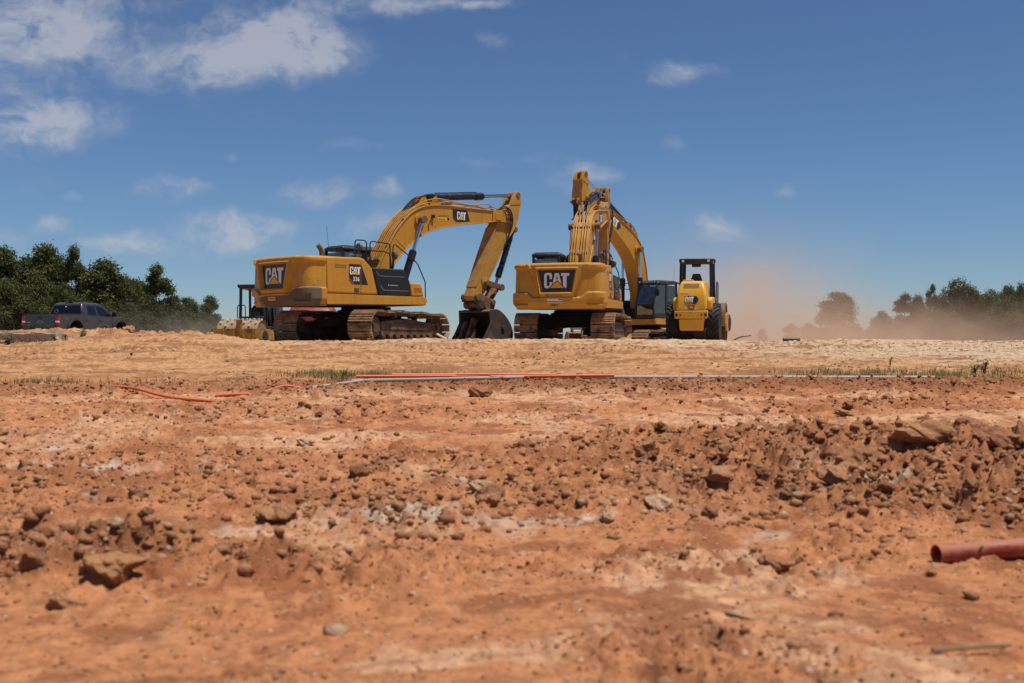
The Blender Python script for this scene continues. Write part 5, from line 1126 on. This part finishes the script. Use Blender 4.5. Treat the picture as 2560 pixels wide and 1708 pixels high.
# clods: real pieces in the rubble, one object each
protos = []
for s_ in range(10):
    v, f = rockshape(3, 100 + s_, .34); me = bpy.data.meshes.new('clay_clod'); me.from_pydata((v * [.5, .42, .34]).tolist(), [], f.tolist()); me.materials.append(M['clod' if s_ % 3 else 'clodbrown']); me.shade_smooth(); me.set_sharp_from_angle(angle=R(22)); protos.append(me)
def scatter(n, test, y0, y1, r):
    out = []
    while len(out) < n:
        yv = y0 + (y1 - y0) * r.random(4000); xv = (r.random(4000) * 2 - 1) * (yv * .50 + .2); k = r.random(4000) < test(xv, yv); out += list(zip(xv[k], yv[k]))
    return np.array(out[:n])
r_ = np.random.default_rng(21)
P = scatter(230, lambda x, y: np.clip(masks(x, y)[0], 0, 1) ** 2 * (6 / y) ** 1.2, 4.6, 15, r_)
Zs = zfun(P[:, 0], P[:, 1])
for k in range(len(P)):
    s_ = float(np.clip(r_.lognormal(-2.2, .40), .06, .28)); me = protos[int(r_.integers(10))]
    o = bpy.data.objects.new('clay_clod', me); COL.objects.link(o); o.location = (P[k, 0], P[k, 1], Zs[k] + s_ * .06); o.scale = (s_, s_, s_); o.rotation_euler = (r_.uniform(-.5, .5), r_.uniform(-.5, .5), r_.uniform(0, 6.28)); tag(o, 'loose red brown clay clod among many alike in the near rubble', 'clod', 'loose clods in the rubble')
# gravel and crumbs: nobody could count them
def gravel(name, n, test, y0, y1, smin, smax, sd, mats, sub=1, lift=.04):
    r = np.random.default_rng(sd); shapes = [rockshape(sub, 300 + sd * 10 + k, .42) for k in range(12)]
    P = scatter(n, test, y0, y1, r); Zg = zfun(P[:, 0], P[:, 1]); V, Fc, MI = [], [], []; nv = 0
    S_ = smin * (smax / smin) ** (r.random(n) ** 2.2); A = r.random(n) * 6.283; mi = r.choice(len(mats), n, p=[m_[1] for m_ in mats])
    for k in range(n):
        v, f = shapes[k % 12]; c_, s_ = math.cos(A[k]), math.sin(A[k]); w_ = v * (S_[k] * np.array([.5, .42, .33])); w_ = np.stack([w_[:, 0] * c_ - w_[:, 1] * s_ + P[k, 0], w_[:, 0] * s_ + w_[:, 1] * c_ + P[k, 1], w_[:, 2] + Zg[k] + S_[k] * lift], 1)
        V.append(w_); Fc.append(f + nv); MI.append(np.full(len(f), mi[k])); nv += len(v)
    V = np.concatenate(V); Fc = np.concatenate(Fc).astype(np.int32); me = bpy.data.meshes.new(name)
    me.vertices.add(len(V)); me.vertices.foreach_set('co', V.ravel()); me.loops.add(Fc.size); me.loops.foreach_set('vertex_index', Fc.ravel()); me.polygons.add(len(Fc))
    me.polygons.foreach_set('loop_start', np.arange(0, Fc.size, 3, dtype=np.int32)); me.polygons.foreach_set('loop_total', np.full(len(Fc), 3, np.int32)); me.polygons.foreach_set('material_index', np.concatenate(MI).astype(np.int32))
    me.update(calc_edges=True)
    for m_ in mats: me.materials.append(M[m_[0]])
    o = bpy.data.objects.new(name, me); COL.objects.link(o); o['kind'] = 'stuff'; o['label'] = 'loose gravel and crumbs of clay strewn over the ground'; return o
dens = lambda x, y: np.clip(masks(x, y)[0] * 1.0 + .10 + .25 * ss(fbm(x, y, .8, 3, .5, 71), .0, .5), 0, 1) * np.clip((7 / y) ** 1.0, 0, 1)
gravel('fine_gravel', 30000, lambda x, y: np.clip(.25 + masks(x, y)[0] + .6 * ss(fbm(x, y, .8, 3, .55, 33), -.1, .4), 0, 1) * np.clip((5 / y) ** 1.0, 0, 1), 3.0, 15, .008, .035, 4, [('clod', .66), ('clodbrown', .24), ('pale', .06), ('tanrock', .04)], sub=1)
gravel('gravel', 13000, lambda x, y: np.clip(masks(x, y)[0] ** 1.3 + .03 + .35 * ss(fbm(x, y, .8, 3, .55, 33), .15, .6), 0, 1) * np.clip((7 / y) ** 1.0, 0, 1) * (.10 + .90 * np.maximum(ss(y, 5.0, 7.2), gauss(x, y, -2.0, 5.4, .9, .4))), 3.2, 16.5, .025, .13, 1, [('clod', .62), ('clodbrown', .20), ('pale', .07), ('tanrock', .11)])
gravel('soil_crumbs', 9000, lambda x, y: np.clip(masks(x, y)[1] + .04, 0, 1), 13, 19, .02, .12, 2, [('clodbrown', .75), ('clod', .25)])
gravel('slope_debris', 6500, lambda x, y: ss(fbm(x, y, .5, 4, .6, 73), -.1, .6) * .8 + .05 + .5 * gauss(x, y, -11, 34, 3, 2), 18, 36, .015, .12, 3, [('clodbrown', .55), ('clod', .3), ('tanrock', .15)])

# ------------------------------------------------------------ grass and weeds
def blades(n, P, h0, h1, r, wd=.006):
    V, Fc, T = [], [], []
    Zg = zfun(P[:, 0], P[:, 1])
    for k in range(len(P)):
        h = r.uniform(h0, h1); a = r.uniform(0, 6.283); le = h * r.uniform(.1, .7); wv = wd * r.uniform(.7, 1.5); dx, dy = math.cos(a), math.sin(a); x, y, z = P[k, 0], P[k, 1], Zg[k] - .01
        b0 = len(V); sx, sy = -dy * wv, dx * wv
        V += [(x - sx, y - sy, z), (x + sx, y + sy, z), (x + dx * le * .35 + sx * .8, y + dy * le * .35 + sy * .8, z + h * .6), (x + dx * le * .35 - sx * .8, y + dy * le * .35 - sy * .8, z + h * .6), (x + dx * le, y + dy * le, z + h)]
        Fc += [(b0, b0 + 1, b0 + 2, b0 + 3), (b0 + 3, b0 + 2, b0 + 4)]; T += [r.random()] * 5
    return V, Fc, T
rg = np.random.default_rng(5); GP = []
for (px, d, rx, ry, n) in ((860, 19.7, .75, .7, 2400), (930, 20.2, .45, .4, 900), (790, 20.6, .5, .5, 800), (1070, 20.6, .42, .3, 700), (590, 18.6, .22, .25, 800), (130, 18.4, .85, .2, 1500), (370, 18.7, .3, .2, 350), (880, 18.9, .4, .25, 500), (2300, 19.0, 1.5, .9, 5600), (2480, 18.3, 1.3, .5, 3800), (2200, 20.3, 1.3, .6, 1800), (2000, 20.2, .6, .35, 500), (2560, 21.0, 1.0, .8, 1200), (2250, 29, 3., 1.5, 420)):
    GP.append(np.stack([bx(px, d) + rg.normal(0, rx * .6, n), d + rg.normal(0, ry * .6, n)], 1))
GP = np.concatenate(GP); GP = GP[GP[:, 1] > 17.9]; k = rg.random(len(GP)) < (.15 + .85 * ss(fbm(GP[:, 0], GP[:, 1], 2.0, 3, .5, 81), -.3, .3)) * (.8 + .2 * ss(GP[:, 0], 2, 5)); GP = GP[k]
V, Fc, T = blades(0, GP, .03, .15, rg, .0042)
me = bpy.data.meshes.new('grass'); me.from_pydata(V, [], Fc); at = me.attributes.new('tint', 'FLOAT', 'POINT'); at.data.foreach_set('value', T); me.materials.append(M['grass']); o = bpy.data.objects.new('grass', me); COL.objects.link(o); o['kind'] = 'stuff'; o['label'] = 'patchy half-dry grass behind the brown berm'
def weed(label, px, d, h, n, sd, leaf=.09):
    x = bx(px, d); root = thing('weed_plant', label, 'weed', (x, d, zat(x, d) - .01), 0, 'weeds on the bare ground'); r = np.random.default_rng(sd); st = MB(); V, Fc, T = [], [], []
    for k in range(n):
        a = r.uniform(0, 6.283); le = r.uniform(.1, .55) * h; tp = Vector((math.cos(a) * le, math.sin(a) * le, h * r.uniform(.6, 1))); st.tube(spline([(0, 0, 0), (tp.x * .3, tp.y * .3, tp.z * .6), tuple(tp)], 3), .006, 5)
        for q_ in range(7):
            t = .3 + .7 * q_ / 6; c_ = Vector((tp.x * t * t, tp.y * t * t, tp.z * t)); a2 = r.uniform(0, 6.283); L = leaf * r.uniform(.6, 1.2); dv = Vector((math.cos(a2), math.sin(a2), r.uniform(-.3, .5))).normalized(); sv_ = dv.cross(Vector((0, 0, 1))).normalized() * L * .28; b0 = len(V)
            V += [c_, c_ + dv * L * .5 + sv_, c_ + dv * L + Vector((0, 0, -L * .2)), c_ + dv * L * .5 - sv_]; Fc += [(b0, b0 + 1, b0 + 2, b0 + 3)]; T += [r.random()] * 4
    st.build('stem', 'weed0', root)
    me = bpy.data.meshes.new('foliage'); me.from_pydata([tuple(v) for v in V], [], Fc); at = me.attributes.new('tint', 'FLOAT', 'POINT'); at.data.foreach_set('value', T); me.materials.append(M['weed']); o = bpy.data.objects.new('foliage', me); COL.objects.link(o); o.parent = root
M['weed0'] = mat('weed_stem', (.08, .10, .03), .7)
weed('tall leafy weed standing in the grass at the right', 2462, 20.6, .30, 7, 1, .085)
weed('round leafy weed low beside the tall one in the right grass', 2438, 20.2, .20, 6, 2, .08)
weed('small thin weed standing above the right grass', 2225, 22.2, .20, 4, 3, .05)
weed('short upright weed in the middle grass patch', 860, 19.2, .20, 5, 4, .06)
weed('bushy green weed on the slope under the block wall', 20, 30.5, .36, 8, 5, .14)
weed('green weed on the face of the spoil bank below the truck cab', 206, 33.0, .30, 6, 6, .12)
weed('small weed low on the spoil bank left', 136, 31.8, .22, 5, 7, .10)
weed('small weed low on the spoil bank right', 164, 32.0, .22, 5, 8, .10)
weed('green sprig on the crest before the rear bumper of the pickup', 82, 36.6, .28, 6, 9, .12)
weed('pale green sprig on the cap of the block wall', 115, 36.9, .26, 6, 10, .12)
weed('green sprig on the crest below the truck front door', 264, 34.5, .24, 6, 11, .11)
weed('green sprig on the crest below the truck rear door', 224, 34.5, .20, 5, 12, .11)
a = place(2420, 1400)
weed('thin dry sprig growing beside the red pipe', 2432, a[1] - .06, .11, 3, 13, .03)

# ------------------------------------------------------------ trees
def crown_mesh(name, sd, blobs, ncl, leaf, m_):
    """many small leaf faces gathered in ragged clumps over a set of lobes; unit height 1"""
    r = np.random.default_rng(sd); V, T = [], []
    for (cx, cy, cz, rx, ry, rz, wgt) in blobs:
        for _ in range(int(ncl * wgt)):
            d = r.normal(size=3); d /= np.linalg.norm(d); rad = r.uniform(.45, .98); c_ = np.array([cx, cy, cz]) + d * rad * np.array([rx, ry, rz])
            cs = r.uniform(.018, .040); m = 26; tint = np.clip(r.normal(.42, .22), 0, 1)
            o_ = r.normal(size=(m, 3)) * cs * np.array([1.15, 1.15, .75]) + c_
            n_ = r.normal(size=(m, 3)) + np.array([0, 0, .7]) + d * .7; n_ /= np.linalg.norm(n_, axis=1)[:, None]
            a_ = np.cross(n_, r.normal(size=(m, 3))); a_ /= np.linalg.norm(a_, axis=1)[:, None]; b_ = np.cross(n_, a_); s_ = leaf * r.uniform(.6, 1.35, (m, 1))
            q = np.stack([o_ - a_ * s_, o_ - b_ * s_ * .55, o_ + a_ * s_, o_ + b_ * s_ * .55], 1); V.append(q.reshape(-1, 3)); T.append(np.repeat(np.clip(tint + r.normal(0, .12, m), 0, 1), 4))
    V = np.concatenate(V); T = np.concatenate(T); nf = len(V) // 4; me = bpy.data.meshes.new(name)
    me.vertices.add(len(V)); me.vertices.foreach_set('co', V.ravel()); me.loops.add(len(V)); me.loops.foreach_set('vertex_index', np.arange(len(V), dtype=np.int32)); me.polygons.add(nf); me.polygons.foreach_set('loop_start', np.arange(0, 4 * nf, 4, dtype=np.int32)); me.polygons.foreach_set('loop_total', np.full(nf, 4, np.int32)); me.update(calc_edges=True)
    at = me.attributes.new('tint', 'FLOAT', 'POINT'); at.data.foreach_set('value', T.astype(np.float32)); me.materials.append(M[m_]); return me
def trunk_mesh(sd, h, blobs, thick=.016):
    r = random.Random(sd); q = MB(); P = [(0, 0, -.03)]; x = y = 0
    for k in range(1, 8): x += r.uniform(-.012, .012); y += r.uniform(-.012, .012); P.append((x, y, h * k / 7))
    q.tube(P, [thick * (1 - .75 * k / 7) for k in range(8)], 9)
    for (cx, cy, cz, rx, ry, rz, w_) in blobs:
        z0 = max(.12, min(h * .95, cz - .10 - r.random() * .06)); q.tube(spline([(float(np.interp(z0, [p[2] for p in P], [p[0] for p in P])), float(np.interp(z0, [p[2] for p in P], [p[1] for p in P])), z0), (cx * .5, cy * .5, z0 + (cz - z0) * .35), (cx, cy, cz)], 4), [thick * .45 * (1 - .08 * i) for i in range(9)], 6)
    return q
KIND = {
    'pine_a': [(0, 0, .88, .10, .10, .07, .7), (-.11, .03, .78, .10, .10, .065, .7), (.12, 0, .74, .11, .10, .065, .7), (0, -.08, .68, .13, .12, .07, .8), (-.14, .05, .58, .11, .10, .07, .7), (.15, -.02, .55, .12, .11, .07, .7), (.02, .08, .46, .16, .14, .08, .9), (-.10, -.08, .36, .13, .12, .08, .7), (.12, .05, .32, .13, .12, .08, .7), (0, 0, .20, .20, .18, .12, 1.2)],
    'pine_b': [(.02, 0, .92, .085, .085, .055, .6), (-.09, .05, .84, .085, .08, .05, .6), (.13, -.02, .78, .10, .09, .05, .6), (.20, .02, .69, .075, .07, .045, .4), (-.13, 0, .70, .09, .08, .05, .55), (.04, .02, .72, .09, .09, .05, .5), (.19, .05, .57, .09, .08, .05, .5), (-.12, -.04, .54, .10, .09, .06, .6), (.05, -.06, .50, .12, .1, .06, .6), (0, 0, .36, .17, .16, .09, 1.), (0, 0, .18, .22, .2, .13, 1.4)],
    'broad_a': [(0, 0, .84, .17, .16, .12, 1.), (-.18, .04, .70, .16, .15, .12, .9), (.19, 0, .68, .17, .16, .13, 1.), (0, -.12, .58, .22, .18, .14, 1.2), (-.20, -.04, .44, .18, .17, .14, 1.), (.22, -.05, .40, .18, .17, .14, 1.), (0, 0, .26, .28, .26, .18, 1.8)],
    'bushy': [(0, 0, .78, .18, .17, .17, 1.), (-.24, 0, .60, .2, .18, .2, 1.), (.25, .04, .55, .2, .18, .2, 1.), (0, -.14, .45, .28, .2, .22, 1.4), (-.22, -.05, .28, .24, .22, .2, 1.2), (.24, -.05, .25, .24, .22, .2, 1.2)],
    'lone': [(-.02, 0, .90, .11, .1, .075, .8), (.12, .02, .84, .10, .09, .06, .6), (.17, 0, .70, .09, .09, .09, .6), (-.10, 0, .78, .12, .11, .08, .8), (.03, -.05, .70, .14, .12, .09, .9), (-.17, .03, .62, .12, .11, .08, .7), (-.22, 0, .50, .11, .1, .07, .6), (.15, 0, .55, .11, .1, .07, .6), (-.05, 0, .50, .16, .14, .09, .9), (.20, 0, .38, .12, .1, .08, .6), (-.02, 0, .30, .24, .2, .12, 1.3), (0, 0, .14, .3, .24, .13, 1.6)],
    'droop': [(-.15, 0, .75, .16, .13, .16, 1.), (.12, 0, .62, .16, .13, .12, .8), (.32, 0, .52, .12, .1, .06, .5), (-.05, 0, .45, .22, .18, .18, 1.2), (.30, 0, .36, .08, .08, .08, .25), (0, 0, .22, .26, .22, .18, 1.4)],
}
tk = {}
for i, (k, bl) in enumerate(KIND.items()):
    pin = k in ('pine_a', 'pine_b', 'lone', 'droop')
    cm_ = [crown_mesh('crown', 40 + i * 3 + j, [(b_[0] + random.uniform(-.03, .03), b_[1] + random.uniform(-.03, .03), b_[2] + random.uniform(-.015, .015), b_[3] * 1.14, b_[4] * 1.14, b_[5] * 1.1, b_[6]) for b_ in bl], 72, .0140 if pin else .0155, 'pine' if pin else 'broad') for j in range(2)]
    tm = trunk_mesh(i, .86, bl, .015 if pin else .018).build('trunk', 'bark'); tme = tm.data; bpy.data.objects.remove(tm); tk[k] = (cm_, tme)
def tree(kind, px, ytop, d, wpx, label, group, seed=0, zb=None, name='pine_tree', cat='tree'):
    x = bx(px, d); z0 = float(np.interp(d, PY, PZ)) - .2; h = EYE + (854 - ytop) / F_ * d - z0
    base_w = {'pine_a': .56, 'pine_b': .60, 'broad_a': .80, 'bushy': .96, 'lone': .66, 'droop': .85}[kind]
    sx = wpx / F_ * d / base_w
    r = random.Random(seed + px); root = thing(name, label, cat, (x, d, z0), (r.uniform(-.5, .5) if kind in ('lone', 'pine_b', 'droop') else r.uniform(0, 6.28)), group); root.scale = (sx, sx, h / .97)
    cms, tme = tk[kind]
    for nm_, dm_ in (('trunk', tme), ('crown', cms[seed % 2])):
        o = bpy.data.objects.new(nm_, dm_); COL.objects.link(o); o.parent = root
GL, GR = 'trees beyond the pickup truck', 'dust-veiled trees at the right'
back = 'tall dark green tree standing in the dense row behind the pickup truck'
front_ = 'lower olive green bushy tree filling in front of the dark pines'
for i, (kd, px, yt, d, wpx, lab) in enumerate((
    ('pine_a', 12, 618, 128, 92, 'dark pine at the left end of the tree row, cut by the frame'),
    ('pine_a', 68, 640, 132, 100, back), ('pine_a', 108, 611, 128, 92, 'broad tallest dark pine above the truck bed'), ('pine_a', 138, 634, 134, 86, back),
    ('pine_b', 180, 622, 127, 66, 'narrow dark pine with a flat top right of the tallest pine'), ('pine_a', 258, 648, 126, 116, 'round topped dark pine above the truck cabin'),
    ('pine_a', 222, 680, 134, 90, back), ('pine_a', 300, 690, 130, 96, back), ('pine_a', 338, 698, 132, 80, back),
    ('pine_b', 392, 668, 122, 84, 'tall open pine with sky showing between its limbs'), ('pine_a', 372, 726, 132, 84, back), ('pine_a', 438, 738, 128, 60, back), ('pine_a', 470, 744, 130, 54, back),
    ('pine_a', 524, 739, 126, 54, 'pine nearest the rollers on the right of the left wood'), ('droop', 528, 775, 120, 78, 'small tree with a low drooping branch at the end of the row'),
    ('broad_a', 305, 688, 127, 90, 'rounded dark crown between the truck cabin pine and the open pine'), ('broad_a', 345, 706, 128, 80, back), ('broad_a', 432, 742, 125, 74, 'rounded crown just right of the tall open pine'), ('broad_a', 478, 752, 126, 66, back), ('broad_a', 215, 668, 130, 90, back),
    ('bushy', 18, 690, 116, 130, front_), ('bushy', 96, 668, 118, 120, 'high olive green bush crown below the tallest pine'), ('bushy', 160, 700, 115, 110, front_), ('bushy', 60, 735, 112, 120, front_), ('bushy', 205, 732, 114, 100, front_),
    ('bushy', 262, 756, 113, 110, front_), ('bushy', 325, 752, 115, 100, front_), ('bushy', 372, 775, 113, 90, front_), ('bushy', 425, 785, 114, 90, front_), ('bushy', 470, 790, 115, 80, front_), ('bushy', 510, 800, 114, 70, front_), ('bushy', 130, 765, 111, 120, front_), ('bushy', 290, 790, 110, 110, front_), ('bushy', -60, 640, 120, 150, front_))):
    tree(kd, px, yt, d, wpx * (1.2 if kd == 'pine_a' else 1.08), lab, GL, i, name='bushy_tree' if kd == 'bushy' else 'pine_tree')
lowr = 'low dusty tree in the hazed row at the right'
for i, (kd, px, yt, d, wpx, lab) in enumerate((
    ('lone', 2094, 732, 140, 116, 'large lone tree with gaps in its crown left of the right wood'),
    ('broad_a', 1978, 808, 160, 50, 'first small round tree left of the lone tree'), ('broad_a', 2022, 808, 158, 60, 'second small round tree touching the lone tree'), ('bushy', 1905, 820, 170, 46, 'faint small tree almost lost in the dust plume'), ('bushy', 2055, 820, 150, 70, lowr), ('bushy', 2140, 815, 148, 60, lowr),
    ('broad_a', 2205, 778, 138, 64, 'dark low tree at the left shoulder of the right wood'), ('pine_b', 2262, 738, 138, 66, 'flat topped dark pine at the left of the right wood'), ('pine_b', 2328, 716, 136, 34, 'slender tree with a tufted top beside the tallest tree'),
    ('broad_a', 2398, 695, 134, 104, 'tallest rounded green tree of the right wood'), ('broad_a', 2350, 742, 136, 80, lowr), ('broad_a', 2452, 735, 137, 80, lowr), ('pine_b', 2510, 720, 138, 34, 'thin tufted tree between the tallest tree and the frame edge'), ('broad_a', 2552, 706, 132, 60, 'dark tree at the right frame edge'), ('bushy', 2490, 748, 130, 80, lowr),
    ('bushy', 2190, 800, 130, 80, lowr), ('broad_a', 2295, 738, 134, 70, lowr), ('broad_a', 2475, 722, 133, 80, lowr), ('broad_a', 2525, 715, 134, 70, lowr), ('bushy', 2290, 752, 131, 70, lowr), ('broad_a', 2430, 718, 133, 80, lowr), ('broad_a', 2505, 735, 131, 80, lowr), ('bushy', 2350, 770, 128, 100, lowr), ('bushy', 2240, 800, 128, 90, lowr), ('bushy', 2310, 785, 126, 100, lowr), ('bushy', 2385, 780, 125, 110, lowr), ('bushy', 2460, 780, 126, 100, lowr), ('bushy', 2535, 775, 124, 110, lowr), ('broad_a', 2620, 690, 134, 110, lowr),
    )):
    tree(kd, px, yt, d, wpx, lab, GR, i, name='leafy_tree' if kd in ('bushy', 'broad_a') else 'pine_tree')
tree('bushy', 1392, 830, 250, 42, 'distant tree seen under the rear-view excavator, left one', 'distant trees under the excavator', 1, name='leafy_tree')
tree('bushy', 1420, 834, 250, 36, 'distant tree seen under the rear-view excavator, right one', 'distant trees under the excavator', 2, name='leafy_tree')
tree('bushy', 1136, 840, 200, 14, 'tiny far tree beside the first excavator bucket', None, 3, name='leafy_tree')

# ------------------------------------------------------------ dust raised behind the machines
def dust(name, label, lo, hi, puffs, dens_, col):
    q = MB(); q.box(((lo[0] + hi[0]) / 2, (lo[1] + hi[1]) / 2, (lo[2] + hi[2]) / 2), (hi[0] - lo[0], hi[1] - lo[1], hi[2] - lo[2])); m = bpy.data.materials.new(name); m.use_nodes = True; t = NT(m.node_tree); t.n.clear()
    o = t.new('ShaderNodeOutputMaterial'); v = t.new('ShaderNodeVolumePrincipled'); t.l.new(v.outputs[0], o.inputs['Volume'])
    co = objco(t); wv = t.vec('ADD', co, t.scale(t.vec('SUBTRACT', t.noise(co, .16, 3, .55, out=1), (.5, .5, .5)), 5.0)); acc = None
    for (cx, cy, cz, rx, ry, rz, k) in puffs:
        d_ = t.vec('MULTIPLY', t.vec('SUBTRACT', wv, (cx, cy, cz)), (1 / rx, 1 / ry, 1 / rz)); g = t.math('MULTIPLY', t.math('POWER', 2.718, t.math('MULTIPLY', t.vec('DOT_PRODUCT', d_, d_), -1.0)), k); acc = g if acc is None else t.math('ADD', acc, g)
    nz = t.rng(t.noise(co, .28, 5, .65), .32, .68, .05, 2.0)
    t.put(v.inputs['Density'], t.math('MULTIPLY', t.math('MULTIPLY', acc, nz), dens_)); t.put(v.inputs['Color'], col); v.inputs['Anisotropy'].default_value = .2
    ob = q.build(name, m, smooth=0); ob['kind'] = 'stuff'; ob['label'] = label
    return ob
dust('dust_cloud', 'pinkish tan dust drifting behind the machines and over the right trees', (3, 57, -1), (75, 122, 15),
     [(12.5, 64, .8, 3.6, 5, 2.3, 1.5), (14.5, 69, 2.8, 4.4, 7, 2.8, .62), (22, 84, .6, 8, 9, 2.6, .34), (34, 98, .8, 12, 10, 2.6, .26), (46, 102, .6, 12, 10, 2.4, .24), (12, 70, 5.5, 5.0, 8, 2.8, .06), (20, 72, .6, 7, 7, 1.8, .7)], .100, (.97, .68, .49))
dust('dust_cloud', 'thin grey dust hanging at the foot of the left trees', (-42, 70, -1), (-16, 108, 9), [(-26, 92, .6, 5.0, 8, 2.0, 1.0), (-33, 92, .2, 7.0, 8, 1.2, .4)], .036, (.90, .80, .68))
